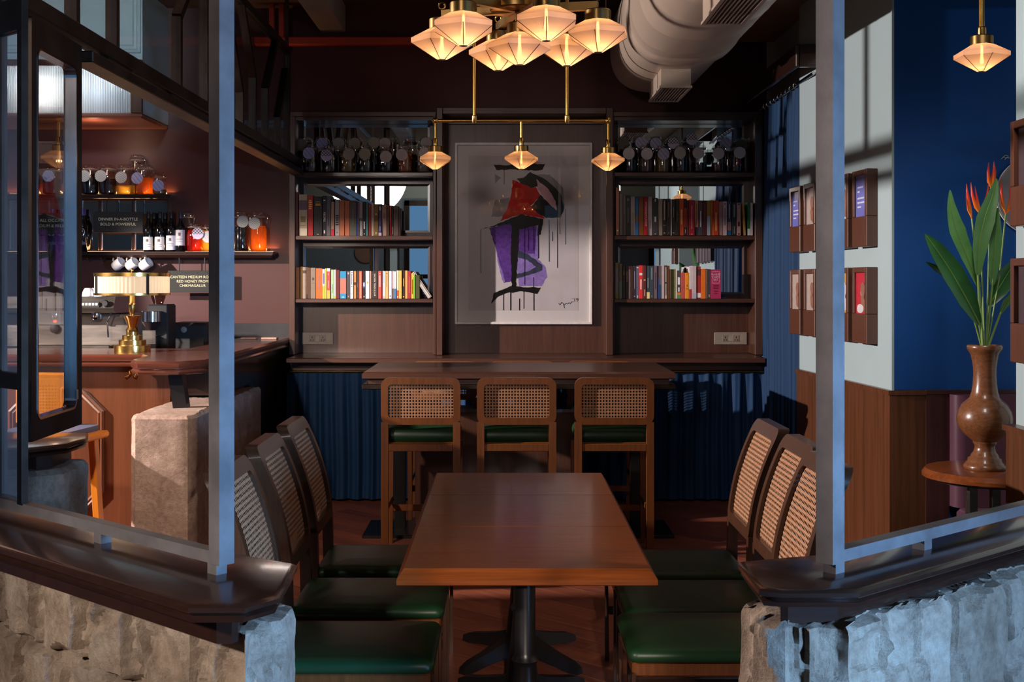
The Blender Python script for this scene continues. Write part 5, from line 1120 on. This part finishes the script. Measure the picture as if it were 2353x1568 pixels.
for ya, yb in ((682, 677), (639, 631)):
    MB().lathe([(83 * s, hz(ya)), (85 * s, hz(ya)), (85 * s, hz(yb)), (83 * s, hz(yb)), (83 * s, hz(ya))], 48, cap=False).build('shade_rim', M['brass'], t, smooth=30)
MB().lathe([(83 * s, hz(632)), (40 * s, hz(630)), (3 * s, hz(630))], 48).build('top_plate', M['brass_old'], t, smooth=40)
MB().lathe([(2 * s, hz(631)), (3 * s, hz(628)), (4 * s, hz(625)), (3 * s, hz(622)), (.5 * s, hz(620))], 12).build('finial', M['brass'], t, smooth=50)
for k in range(4):
    a = math.radians(-140 + 90 * k); MB().box(83 * s, 86 * s, -3 * s, 3 * s, hz(680), hz(634)).xf(Matrix.Rotation(a, 4, 'Z')).build('shade_strap', M['black_steel'], t)
for dx in (-.09, .09): lamp('lamp_glow', 'POINT', (x + dx, Y, ZB + hz(655)), None, .8, (1, .78, .52), shadow_soft_size=.025)

# lit canopy over the bar
t = thing('bar_canopy', 'pale blue canopy over the bar with a glowing fluted glass light box', 'canopy', (0, 0, 0))
Yf, Yb_ = 8.66, 9.349; xr = -2.60
MB().box(-5.5, xr, Yf + .02, Yb_, 2.84, 3.745).build('body', M['pale'], t)
MB().box(-5.5, xr + .0, Yf, Yb_, 2.808, 2.842, .012).build('bottom_moulding', wood('copper_brown_moulding', srgb(140, 84, 66), 'X', .6, .3), t)
MB().box(-5.5, xr + .004, Yf - .012, Yf + .03, 3.18, 3.225, .006).build('top_moulding', M['walnut'], t)
MB().box(gx(300, Yf), xr, Yf - .004, Yf + .03, 2.842, 3.18).build('corner_block', M['walnut_z'], t)
# raised panel above the light box
f = lambda d, y: [(x, y, z) for x, z in ((-5.2 + d, 3.275 + d), (gx(322, Yf) - d, 3.275 + d), (gx(322, Yf) - d, 3.9), (-5.2 + d, 3.9))]
MB().loft([f(0, Yf + .02), f(0, Yf + .004), f(.02, Yf - .004), f(.028, Yf + .006), f(.045, Yf + .002), f(.06, Yf + .014)]).build('panel_moulding', M['pale'], t)
m, nt, b = new_mat('fluted_lit_glass'); nt.nodes.remove(b); v = coords(nt)
wv = nt.nodes.new('ShaderNodeTexWave'); wv.inputs['Scale'].default_value = 26; wv.bands_direction = 'X'; L(nt, v, wv.inputs['Vector'])
tr = nt.nodes.new('ShaderNodeBsdfTranslucent'); tr.inputs[0].default_value = (.92, .95, 1, 1); gl = nt.nodes.new('ShaderNodeBsdfGlossy'); gl.inputs['Roughness'].default_value = .12
bp = nt.nodes.new('ShaderNodeBump'); bp.inputs['Strength'].default_value = .6; bp.inputs['Distance'].default_value = .01; L(nt, wv.outputs['Fac'], bp.inputs['Height']); L(nt, bp.outputs[0], gl.inputs['Normal']); L(nt, bp.outputs[0], tr.inputs['Normal'])
x2 = nt.nodes.new('ShaderNodeMixShader'); x2.inputs[0].default_value = .18; tq = nt.nodes.new('ShaderNodeBsdfTransparent'); x3 = nt.nodes.new('ShaderNodeMixShader'); x3.inputs[0].default_value = .3; L(nt, tr.outputs[0], x3.inputs[1]); L(nt, tq.outputs[0], x3.inputs[2]); L(nt, x3.outputs[0], x2.inputs[1]); L(nt, gl.outputs[0], x2.inputs[2]); L(nt, x2.outputs[0], nt.nodes['Material Output'].inputs[0])
MB().box(-5.45, gx(298, Yf), Yf + .004, Yf + .010, 2.842, 3.18).build('fluted_glass', m, t)
bpy.data.objects['body'].name  # keep the first canopy body name
# hollow of the light box: a bright tube lamp behind the glass
for o in list(t.children):
    if o.name.startswith('body'):
        bpy.data.objects.remove(o)
MB().box(-5.5, xr, Yf + .02, Yb_, 3.2, 3.745).box(-5.5, xr, Yf + .26, Yb_, 2.84, 3.2).box(xr - .03, xr, Yf + .02, Yf + .26, 2.84, 3.2).build('body', M['pale'], t)
MB().box(gx(68, 8.8), gx(150, 8.8), 8.735, 8.775, gz(246, 8.75), gz(176, 8.75), .02).build('lamp', emit('canopy_lamp', (1, .97, .9, 1), 10), t)
lamp('canopy_light', 'POINT', (gx(230, 8.75), 8.78, 3.0), None, .7, (.8, .9, 1), shadow_soft_size=.05)
lamp('under_canopy_light', 'POINT', (-3.0, 8.8, 2.70), None, 3.0, (1, .6, .4), shadow_soft_size=.05)

# orange wooden bar stool in front of the bar
t = thing('wooden_bar_stool', 'orange-brown wooden bar stool with a blue-grey seat before the bar', 'bar stool', (-2.36, 6.25, 0), math.radians(-8))
MB().box(-.28, .02, .16, .20, .86, 1.14, .012).box(-.02, .06, .15, .21, .82, 1.07, .012).build('backrest', M['orange_wood'], t)
MB().loft([[(a, b_, z) for a, b_ in rrect(.19, -.16, .2, .04, 3, 2)] for z in (.835, .85, .865)]).build('seat', flat(70, 76, 100), t)
MB().box(-.2, .24, -.17, .2, .80, .836, .01).build('seat_frame', M['orange_wood'], t)
for sx in (-1, 1):
    for sy in (-1, 1): MB().bar((sx * .17, sy * .15, .81), (sx * .21, sy * .18, 0), .038, .05, up=(0, 1, 0), b=.004).build('leg', M['orange_wood'], t)
MB().box(-.19, .19, -.18, -.15, .3, .34, .004).build('footrest', M['orange_wood'], t)

# ================================================================== lamps overhead
m, nt, b = new_mat('frosted_pink_glass'); nt.nodes.remove(b)
tr = nt.nodes.new('ShaderNodeBsdfTranslucent'); tr.inputs[0].default_value = (.74, .50, .37, 1); tp = nt.nodes.new('ShaderNodeBsdfTransparent'); tp.inputs[0].default_value = (1, .88, .76, 1)
df = nt.nodes.new('ShaderNodeBsdfDiffuse'); df.inputs[0].default_value = (.80, .62, .52, 1)
gl = nt.nodes.new('ShaderNodeBsdfGlossy'); gl.inputs['Roughness'].default_value = .10; gl.inputs['Color'].default_value = (1, .95, .92, 1)
def mixs(f, a, b_):
    x = nt.nodes.new('ShaderNodeMixShader'); x.inputs[0].default_value = f; L(nt, a, x.inputs[1]); L(nt, b_, x.inputs[2]); return x.outputs[0]
L(nt, mixs(.07, mixs(.10, mixs(.26, tr.outputs[0], df.outputs[0]), tp.outputs[0]), gl.outputs[0]), nt.nodes['Material Output'].inputs[0])
M['shade'] = m
M['bulb'] = emit('filament_bulb', (1, .58, .22, 1), 14)
M['came'] = metal('shade_came', srgb(120, 88, 64), .4, .2)
def diamond(parent, x, y, zb, rot, power, scale=1.0, nm=''):
    """faceted glass shade, its brass cap and bulb; zb is the height of the lowest tip"""
    k = scale; n = 6
    prof = [(.016, 0), (.020, .002), (.114, .060), (.114, .078), (.044, .116)]
    MB().lathe([(r * k, zb + z * k) for r, z in prof], n, x, y, cap=False, a0=rot).build('glass_shade', M['shade'], parent)
    MB().lathe([(.0145 * k, zb), (.017 * k, zb + .003 * k), (.012 * k, zb + .004 * k)], 6, x, y, a0=rot).build('tip', M['came'], parent)
    MB().lathe([(.030 * k, zb + .112 * k), (.047 * k, zb + .113 * k), (.047 * k, zb + .148 * k), (.043 * k, zb + .152 * k), (.01, zb + .152 * k)], 28, x, y).build('cap', M['brass_old'], parent, smooth=35)
    c = MB()
    for i in range(n):
        a = rot + 2 * PI * i / n
        P = lambda r, z: (x + r * k * math.cos(a), y + r * k * math.sin(a), zb + z * k)
        c.tube([P(.020, .0025), P(.1142, .060)], .0014, 5)
    c.build('shade_edging', M['came'], parent)
    MB().lathe([(.003, zb + .034 * k), (.007, zb + .038 * k), (.0085, zb + .048 * k), (.006, zb + .062 * k), (.005, zb + .11 * k)], 12, x, y).build('bulb', M['bulb'], parent, smooth=50)
    lamp('pendant_bulb', 'POINT', (x, y, zb + .050 * k), None, power, (1, .60, .28), shadow_soft_size=.012)

HX, HY = .055, 4.38
t = thing('chandelier', 'brass chandelier of seven faceted pink glass shades over the dining tables', 'chandelier', (0, 0, 0), 0)
zc = 2.585
MB().lathe([(.10, zc + .02), (.105, zc + .025), (.105, zc + .075), (.09, zc + .085), (.03, zc + .09)], 40, HX, HY).build('hub', M['brass_old'], t, smooth=35)
MB().tube([(HX, HY, zc + .08), (HX, HY, 3.75)], .022, 16).build('stem', M['brass'], t, smooth=50)
MB().lathe([(.07, 3.70), (.08, 3.71), (.08, 3.75)], 24, HX, HY).build('ceiling_plate', M['brass'], t)
for x, y, rot in ((-.227, 4.436, .2), (-.139, 4.175, .55), (-.02, 4.66, .1), (.145, 4.09, .5), (.2387, 4.56, .25), (.336, 4.294, .35)):
    MB().bar((HX, HY, zc + .03), (x, y, zc + .022), .022, .030).build('arm', M['brass_old'], t)
    MB().tube([(x + .012 * math.cos(a), y, zc + .055 + .012 * math.sin(a)) for a in [2 * PI * i / 10 for i in range(11)]], .003, 5).build('ring', M['brass'], t)
    diamond(t, x, y, 2.44, rot, 1.7)
diamond(t, .0587, 4.40, 2.415, .15, 1.7)
MB().tube([(.0587, 4.40, 2.56), (HX, HY, zc + .03)], .016, 12).build('arm', M['brass_old'], t)

t = thing('linear_pendant', 'long brass bar pendant with three faceted shades over the high table', 'pendant lamp', (0, 0, 0))
Y = 7.85; zb = gz(277.5, Y)
MB().tube([(gx(998, Y), Y, zb), (gx(1397, Y), Y, zb)], .0115, 12).build('cross_bar', M['brass'], t, smooth=50)
for px in (1090, 1303):
    MB().tube([(gx(px, Y), Y, zb), (gx(px, Y), Y, 3.75)], .0115, 12).build('suspension_rod', M['brass'], t, smooth=50)
    MB().lathe([(.016, zb - .016), (.019, zb - .01), (.019, zb + .03), (.014, zb + .035)], 16, gx(px, Y), Y).build('rod_sleeve', M['brass'], t, smooth=40)
for px, yb in ((1000, 390), (1198, 389), (1397, 393)):
    x = gx(px, Y); z0 = gz(yb, Y)
    if px != 1198: MB().lathe([(.022 * math.cos(a), zb + .022 * math.sin(a)) for a in [math.radians(v) for v in (-88, -60, -30, 0, 30, 60, 88)]], 20, x, Y).build('ball_joint', M['brass'], t, smooth=60)
    MB().tube([(x, Y, zb), (x, Y, z0 + .15)], .010, 12).build('drop_rod', M['brass'], t, smooth=50)
    MB().lathe([(.015, z0 + .15), (.016, z0 + .155), (.016, z0 + .20), (.012, z0 + .205)], 14, x, Y).build('rod_sleeve', M['brass'], t, smooth=40)
    diamond(t, x, Y, z0, .3 if px == 1198 else PI / 6 + .1, 1.2)
t = thing('pendant_lamp', 'single faceted pink glass pendant lamp before the blue alcove wall', 'pendant lamp', (0, 0, 0))
Y = 5.1; x = gx(2256, Y); z0 = gz(165, Y)
MB().tube([(x, Y, z0 + .15), (x, Y, 3.75)], .012, 12).build('suspension_rod', M['brass'], t, smooth=50)
MB().lathe([(.016, z0 + .15), (.018, z0 + .155), (.018, z0 + .185), (.013, z0 + .19)], 14, x, Y).build('rod_sleeve', M['brass'], t, smooth=40)
diamond(t, x, Y, z0, PI / 6, 1.3)
# thin cable beside the chandelier
tag(MB().tube([(gx(988, 6.4), 6.4, 2.75), (gx(988, 6.4), 6.4, 3.75)], .004, 6).build('hanging_cable', M['brass_old'], None), 'thin wire hanging from the ceiling beside the chandelier', 'wire') if False else None

# ================================================================== air duct
t = thing('air_duct', 'large oval painted air duct hanging from the ceiling with two grille boxes', 'air duct', (0, 0, 0))
xc, zm = 1.13, 3.36
def oval(w2, h2, y, n=40):
    out = []
    for i in range(n):
        a = 2 * PI * i / n; c, s = math.cos(a), math.sin(a)
        out.append((xc + w2 * math.copysign(abs(c) ** .72, c), y, zm + h2 * math.copysign(abs(s) ** .72, s)))
    return out
ys = [(8.85, .33, .33), (8.84, .35, .345), (7.62, .35, .345)]
MB().loft([oval(w_, h_, y) for y, w_, h_ in ys]).build('duct_section', M['duct'], t, smooth=40)
MB().loft([oval(w_, h_, y) for y, w_, h_ in ((7.66, .355, .35), (7.62, .372, .366), (7.50, .372, .366), (7.46, .36, .354))]).build('duct_collar', M['duct'], t, smooth=40)
sec = [(7.46, .36, .354)]
y = 7.3
while y > 3.4: sec += [(y, .362, .356), (y - .012, .364, .358), (y - .024, .362, .356)]; y -= .42
MB().loft([oval(w_, h_, yy) for yy, w_, h_ in sec + [(3.3, .362, .356)]]).build('duct_section', M['duct'], t, smooth=40)
for (x0, x1, y0, y1) in ((1.03, 1.225, 7.88, 8.5), (.985, 1.18, 5.30, 5.96)):
    g = MB()
    zt, zb_ = 3.06, 2.895
    box = MB().box(x0, x1, y0, y1, zb_ + .012, zt); b_ = box.build('grille_box', M['duct'], t)
    fr = MB().box(x0 - .008, x0 + .012, y0 - .008, y1 + .008, zb_, zb_ + .014).box(x1 - .012, x1 + .008, y0 - .008, y1 + .008, zb_, zb_ + .014).box(x0 + .012, x1 - .012, y0 - .008, y0 + .014, zb_, zb_ + .014).box(x0 + .012, x1 - .012, y1 - .014, y1 + .008, zb_, zb_ + .014)
    fr.build('grille_frame', M['duct'], b_)
    MB().box(x0 + .012, x1 - .012, y0 + .014, y1 - .014, zb_ + .0105, zb_ + .012).build('dark_throat', M['black'], b_)
    sl = MB()
    for k in range(8):
        xx = x0 + .020 + k * (x1 - x0 - .044) / 7.5; sl.box(xx, xx + .007, y0 + .014, y1 - .014, zb_ + .001, zb_ + .0104)
    sl.build('grille_slats', M['duct'], b_)
for yy in (4.5, 6.9, 8.6):
    for s in (-1, 1): MB().tube([(xc + s * .40, yy, 3.3), (xc + s * .40, yy, 3.75)], .006, 6).build('hanger_rod', M['duct'], t)
    MB().box(xc - .41, xc + .41, yy - .015, yy + .015, zm - .375, zm - .368).build('strap', M['duct'], t) if False else None

# ================================================================== alcove wall frames
def wall_y(px): return 2.4338 / ((px - CX) / F + .0641)
wd = (PB - PA).normalized(); wn = Vector((-abs(wd.y), -wd.x)).normalized()
wn = Vector((wd.y, -wd.x)); wn = wn if wn.x < 0 else -wn
lav_m = flat(112, 116, 196, .3); yel = flat(214, 160, 60, .3); redm = flat(196, 42, 60, .3); palem = flat(206, 206, 204, .3); brown = flat(150, 104, 84, .4); dkb = flat(70, 50, 44, .4)
Wm = flat(220, 214, 216, .4)
frame_wood = wood('small_frame_wood', srgb(92, 52, 35), 'Z', 1.0, .4, .25)
def wall_frame(yc, z0, z1, label, picture):
    c = PA + wd * ((yc - PA.y) / wd.y)
    ang = math.atan2(wn.y, wn.x) + PI / 2          # local -Y points out of the wall
    t = thing('framed_photo', label, 'picture frame', (c.x, c.y, (z0 + z1) / 2), ang, 'small wooden picture frames on the pale wall')
    h2, w2, dp = (z1 - z0) / 2, .112, .062
    ih0, ih1 = h2 - .255, h2 - .030
    m = MB().box(-w2, w2, -dp, -.0, -h2, ih0, .003).box(-w2, -w2 + .032, -dp, 0, ih0, h2, .003).box(w2 - .032, w2, -dp, 0, ih0, h2, .003).box(-w2 + .03, w2 - .03, -dp, 0, ih1, h2, .003)
    m.build('frame', frame_wood, t)
    bgm = {'lav': lav_m, 'yel': yel, 'red': redm, 'pale': palem, 'sepia': flat(186, 168, 160, .3)}[picture]
    MB().box(-w2 + .03, w2 - .03, -dp + .012, -.02, ih0, ih1).build('photo_card', bgm, t)
    y = -dp + .0112; zc = (ih0 + ih1) / 2
    if picture == 'lav':
        mm = MB()
        for k, (a, b_) in enumerate(((-.055, .03), (-.055, -.02), (-.055, .045), (-.055, .05), (-.055, .0))):
            zz = zc + .045 - k * .024 - (.012 if k > 1 else 0); mm.box(a, b_, y - .0004, y + .0006, zz, zz + .009)
        mm.build('card_print', flat(206, 206, 232), t)
    else:
        def blob(cx, cz, rx, rz, mat, seed, nm='photo_subject'):
            n = 22; pts = []
            for i in range(n):
                a = 2 * PI * i / n; k = 1 + .16 * noise.noise(Vector((math.cos(a) * 2, math.sin(a) * 2, seed)))
                pts.append((min(max(cx + rx * k * math.cos(a), -.078), .078), cz + rz * k * math.sin(a)))
            MB().loft([[(p[0], y + .0004, p[1]) for p in pts], [(p[0], y - .0004 * (1 + seed % 3), p[1]) for p in pts]]).build(nm, mat, t)
        s = 1.0
        blob(.04, zc - .045, .040, .055, brown if picture != 'yel' else Wm, 1)
        blob(.028, zc + .02, .030, .040, brown if picture != 'yel' else Wm, 2)
        blob(.010, zc + .002, .016, .018, Wm if picture in ('red', 'sepia') else dkb, 3)
        blob(.052, zc + .01, .014, .045, dkb if picture != 'pale' else brown, 4)
        if picture == 'red': blob(-.01, zc - .085, .05, .025, Wm, 5)
    return t
ups = [(6.61, 'lav', 'upper row wooden frame with a lavender text card, beside the blue wall'), (6.90, 'pale', 'upper row wooden frame with a brown dog photo on pale grey'), (7.19, 'sepia', 'upper wooden frame mostly hidden behind the steel post, next to the dog photo'), (7.48, 'sepia', 'upper wooden frame edge behind the steel post, next to the lavender card'), (7.77, 'lav', 'upper row wooden frame with a lavender card, closest to the curtain')]
for yc, k, lab in ups: wall_frame(yc, 1.817, 2.237, lab, k)
lows = [(6.61, 'red', 'lower row wooden frame with a red background photo, beside the blue wall'), (6.90, 'yel', 'lower row wooden frame with a yellow background photo'), (7.19, 'sepia', 'lower wooden frame mostly hidden behind the steel post, next to the yellow photo'), (7.48, 'sepia', 'lower row wooden frame edge behind the steel post, next to the sepia portrait'), (7.77, 'sepia', 'lower row wooden frame with a sepia portrait, closest to the curtain')]
for yc, k, lab in lows: wall_frame(yc, 1.289, 1.705, lab, k)
for z0, z1, lab in ((1.84, 2.25, 'upper dark wooden frame on the pale wall end in front of the alcove'), (1.31, 1.715, 'lower dark wooden frame on the pale wall end in front of the alcove')):
    t = thing('framed_photo', lab, 'picture frame', (2.037, 4.62, (z0 + z1) / 2), -PI / 2)
    h2 = (z1 - z0) / 2
    MB().box(-.11, .11, -.05, 0, -h2, -.05, .003).box(-.11, -.08, -.05, 0, -.05, h2, .003).box(.08, .11, -.05, 0, -.05, h2, .003).box(-.08, .08, -.05, 0, h2 - .03, h2, .003).build('frame', frame_wood, t)
    MB().box(-.08, .08, -.03, -.01, -.05, h2 - .03).build('photo_card', flat(70, 50, 56), t)

# ================================================================== alcove: disc, banquette, round table, vase, flowers
Y = 6.285; t = thing('wall_disc', 'grey round disc sign mounted on the deep blue alcove wall', 'sign', (gx(2376, Y), Y, gz(450, Y)))
MB().lathe([(.20, 0), (.20, .010), (.196, .014), (.190, .0145)], 64).xf(Matrix.Rotation(PI / 2, 4, 'X')).build('disc', flat(150, 144, 148, .4), t, smooth=30)
MB().lathe([(.2005, .001), (.2035, .001), (.2035, .012), (.2005, .012), (.2005, .001)], 64, cap=False).xf(Matrix.Rotation(PI / 2, 4, 'X')).build('rim', flat(220, 214, 210, .4), t, smooth=30)
o = MB()
for pts in (((2300, 366), (2306, 361), (2312, 364), (2318, 360)), ((2304, 362), (2310, 357), (2316, 358)), ((2309, 367), (2314, 361), (2320, 364))): o.tube([at(a, b_, 6.294) for a, b_ in pts], .0022, 5)
tag(o.build('wall_scribble', flat(200, 204, 214), None), 'small white painted scribble on the blue wall above the grey disc', 'lettering')

leather = paint('plum_leather', srgb(92, 58, 74), .34, .1, 6, .05)
t = thing('banquette', 'plum leather banquette against the blue alcove wall', 'banquette', (0, 0, 0))
MB().loft([[(x, y, z) for x, y in ((2.32, 6.27), (2.325, 6.23), (2.345, 6.205), (2.38, 6.195), (3.28, 6.195), (3.28, 6.27))] for z in (.46, .9, 1.02, 1.04)]).build('back_cushion', leather, t, smooth=50)
MB().loft([[(x, y, z) for x, y in ((2.33 + d, 6.2), (2.33 + d, 5.80 + d), (3.28, 5.80 + d), (3.28, 6.2))] for z, d in ((.38, .0), (.44, .0), (.46, .02))]).build('seat_cushion', leather, t, smooth=50)
MB().box(2.36, 3.28, 5.84, 6.27, 0, .38).build('base', M['cap'], t)

t = thing('round_table', 'small round wooden table with grey metal legs in the alcove', 'table', (2.27, 5.63, 0))
MB().lathe([(.285, .705), (.300, .712), (.300, .728), (.285, .748), (.275, .75), (.01, .75)], 64).build('table_top', M['table'], t, smooth=30)
MB().lathe([(.26, .695), (.27, .697), (.27, .705), (.2, .705)], 48).build('under_ring', M['black_steel'], t, smooth=30)
for dx, dy in ((-.10, -.05), (.0, -.06), (-.05, .1), (.06, .08)): MB().box(dx - .018, dx + .018, dy - .018, dy + .018, 0, .697).build('leg', M['stainless'], t)
MB().box(-.2, .15, -.15, .2, 0, .012).build('base_plate', M['black_steel'], t)

YV = 5.63; xv = gx(2263, YV); s = YV / F; zv = .7505
t = thing('wooden_vase', 'tall turned brown wooden vase on the round alcove table', 'vase', (xv, YV, zv))
pz = lambda p: (1070.5 - p) * s
prof = [(45, 1070.5), (47, 1067), (46.5, 1062), (43, 1058), (41, 1055), (38, 1052), (37, 1046), (32, 1043), (30, 1037), (25, 1031), (22.5, 1022), (22.5, 1016), (26, 1011), (26, 1007), (31, 1003), (46, 990), (57, 976), (61.5, 962), (61.5, 950), (58, 937), (50, 922), (39, 912), (33, 906), (29, 893), (26.5, 876), (25.2, 856), (25.5, 838), (28, 822), (31, 808), (35, 801), (38.5, 795), (39.5, 789), (37, 785.5), (33, 786), (30, 790), (27, 800), (0.5, 806)]
vm = wood('turned_vase_wood', srgb(126, 80, 50), 'X', 2.2, .30, .6, .5)
MB().lathe([(r * s, pz(p)) for r, p in prof], 56).build('vase_body', vm, t, smooth=50)

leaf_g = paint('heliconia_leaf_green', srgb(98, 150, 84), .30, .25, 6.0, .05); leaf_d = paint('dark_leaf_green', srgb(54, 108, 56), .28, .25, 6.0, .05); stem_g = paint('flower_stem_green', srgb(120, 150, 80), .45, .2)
def bract_mat(n, c1, c2, z0, z1):
    m, nt, b = new_mat(n); v = coords(nt, kind='Generated'); sp = nt.nodes.new('ShaderNodeSeparateXYZ'); L(nt, v, sp.inputs[0])
    L(nt, ramp(nt, sp.outputs['Z'], [(.15, c2), (.6, c1)]), b.inputs['Base Color']); b.inputs['Roughness'].default_value = .4; return m
bract = bract_mat('heliconia_bract', srgb(226, 60, 40), srgb(240, 130, 40), 0, 1)
def VP(px, py, dy=0.0): return at(px, py, YV + dy)
def leaf(pts, widths, mat, label, fold=.35, side=(1, 0, 0), stalk=None):
    """long blade along a pixel path with a raised midrib and folded halves"""
    P = [VP(*p) for p in pts]; n = len(P)
    fine = []; 
    for i in range(n - 1):
        for k in range(5):
            tt = k / 5; p0 = P[max(i - 1, 0)]; p1 = P[i]; p2 = P[i + 1]; p3 = P[min(i + 2, n - 1)]
            q = .5 * ((2 * p1) + (p2 - p0) * tt + (2 * p0 - 5 * p1 + 4 * p2 - p3) * tt ** 2 + (3 * p1 - p0 - 3 * p2 + p3) * tt ** 3)
            fine.append((q, widths[i] + (widths[i + 1] - widths[i]) * tt))
    fine.append((P[-1], widths[-1]))
    org = fine[0][0]
    t = thing('heliconia_leaf', label, 'leaf', tuple(org))
    rows_ = []
    for i, (q, w_) in enumerate(fine):
        d = (fine[min(i + 1, len(fine) - 1)][0] - fine[max(i - 1, 0)][0]).normalized(); sd = d.cross(Vector((0, 1, 0))).normalized(); nn = sd.cross(d).normalized()
        if nn.y > 0: nn = -nn
        w2 = max(w_, .4) * s / 2; q = q - org
        rows_.append([q - sd * w2 - nn * (-w2 * fold), q - sd * w2 * .5 + nn * (w2 * fold * .2), q + nn * .0, q + sd * w2 * .5 + nn * (w2 * fold * .2), q + sd * w2 - nn * (-w2 * fold)])
    m = MB(); vs = [p for r in rows_ for p in r]; fs = []
    for i in range(len(rows_) - 1):
        for j in range(4): fs.append((i * 5 + j, i * 5 + j + 1, (i + 1) * 5 + j + 1, (i + 1) * 5 + j))
    m.add(vs, fs); m.add([p + Vector((0, .0016, 0)) for p in vs], fs); m.build('blade', mat, t, smooth=80)
    MB().tube([q - org + Vector((0, -.001, 0)) for q, _ in fine[:-1]], .003, 5, [.0045 * (1 - .75 * i / len(fine)) for i in range(len(fine) - 1)]).build('midrib', stem_g, t, smooth=60)
    if stalk:
        MB().tube([q - org for q in [VP(*p) for p in stalk]] + [Vector((0, 0, 0))], .0052, 6).build('stalk', stem_g, t, smooth=60)
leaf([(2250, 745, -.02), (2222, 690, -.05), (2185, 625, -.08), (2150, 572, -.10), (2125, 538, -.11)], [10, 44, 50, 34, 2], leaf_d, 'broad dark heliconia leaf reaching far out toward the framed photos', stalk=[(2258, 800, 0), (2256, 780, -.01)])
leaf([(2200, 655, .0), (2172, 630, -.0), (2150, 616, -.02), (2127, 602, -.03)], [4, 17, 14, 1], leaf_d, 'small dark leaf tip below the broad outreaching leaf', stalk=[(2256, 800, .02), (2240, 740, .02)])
leaf([(2250, 662, .0), (2222, 590, -.01), (2198, 530, -.02), (2186, 480, -.03), (2183, 437, -.03)], [8, 30, 38, 22, 2], leaf_g, 'upright green leaf with a pointed tip, left of the flowers'.replace(', left of the flowers', ' standing apart beside the first flower'), stalk=[(2258, 800, .01), (2256, 730, .01)])
leaf([(2247, 632, -.04), (2250, 570, -.05), (2262, 505, -.05), (2280, 450, -.05), (2290, 410, -.05)], [10, 34, 44, 26, 2], leaf_g, 'wide upright leaf in the middle of the arrangement', stalk=[(2262, 800, 0), (2250, 700, -.02)])
leaf([(2280, 655, .01), (2284, 600, .0), (2288, 540, .0), (2293, 478, .0)], [8, 28, 28, 3], leaf_g, 'straight upright green leaf in front of the grey disc', fold=.2, stalk=[(2266, 800, .01), (2274, 720, .01)])
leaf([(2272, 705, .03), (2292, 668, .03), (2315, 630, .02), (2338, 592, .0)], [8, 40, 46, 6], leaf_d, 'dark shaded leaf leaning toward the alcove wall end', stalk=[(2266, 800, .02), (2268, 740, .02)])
leaf([(2298, 722, .02), (2312, 695, .0), (2332, 668, -.02)], [5, 18, 3], leaf_g, 'short lower leaf leaning toward the alcove wall end', stalk=[(2270, 800, .01), (2284, 760, .02)])
def flower(base, bracts, stalk, label, dy=0):
    org = VP(*base, dy); t = thing('heliconia_flower', label, 'flower', tuple(org))
    MB().tube([VP(a, b_, dy) - org for a, b_ in stalk] + [Vector((0, 0, 0))], .004, 6).build('stalk', stem_g, t, smooth=60)
    for (tx, ty), wd_, bend in bracts:
        tip = VP(tx, ty, dy - .01) - org; pts = [Vector((0, 0, 0)), tip * .25 + Vector((bend, -.004, 0)), tip * .6 + Vector((bend * 1.1, -.006, 0)), tip]
        MB().tube(pts, .01, 8, [.0025, wd_, wd_ * .8, .0006]).build('bract', bract, t, smooth=60)
flower((2233, 503), [((2221, 422), .011, -.006)], [(2258, 800), (2248, 640)], 'single-spike orange heliconia flower, lowest of the bunch', -.02)
flower((2253, 494), [((2231, 419), .009, -.012), ((2240, 428), .008, -.004), ((2272, 420), .010, .006)], [(2262, 800), (2256, 620)], 'three-pronged red-orange heliconia flower behind the middle leaf', .0)
flower((2277, 432), [((2272, 373), .009, -.008), ((2284, 370), .012, .004)], [(2266, 800), (2272, 600)], 'tallest red heliconia flower at the top of the arrangement', .01)
flower((2311, 492), [((2301, 409), .009, -.010), ((2318, 418), .006, .010), ((2330, 452), .005, .008)], [(2268, 800), (2296, 640)], 'orange heliconia flower standing against the grey disc', .02)
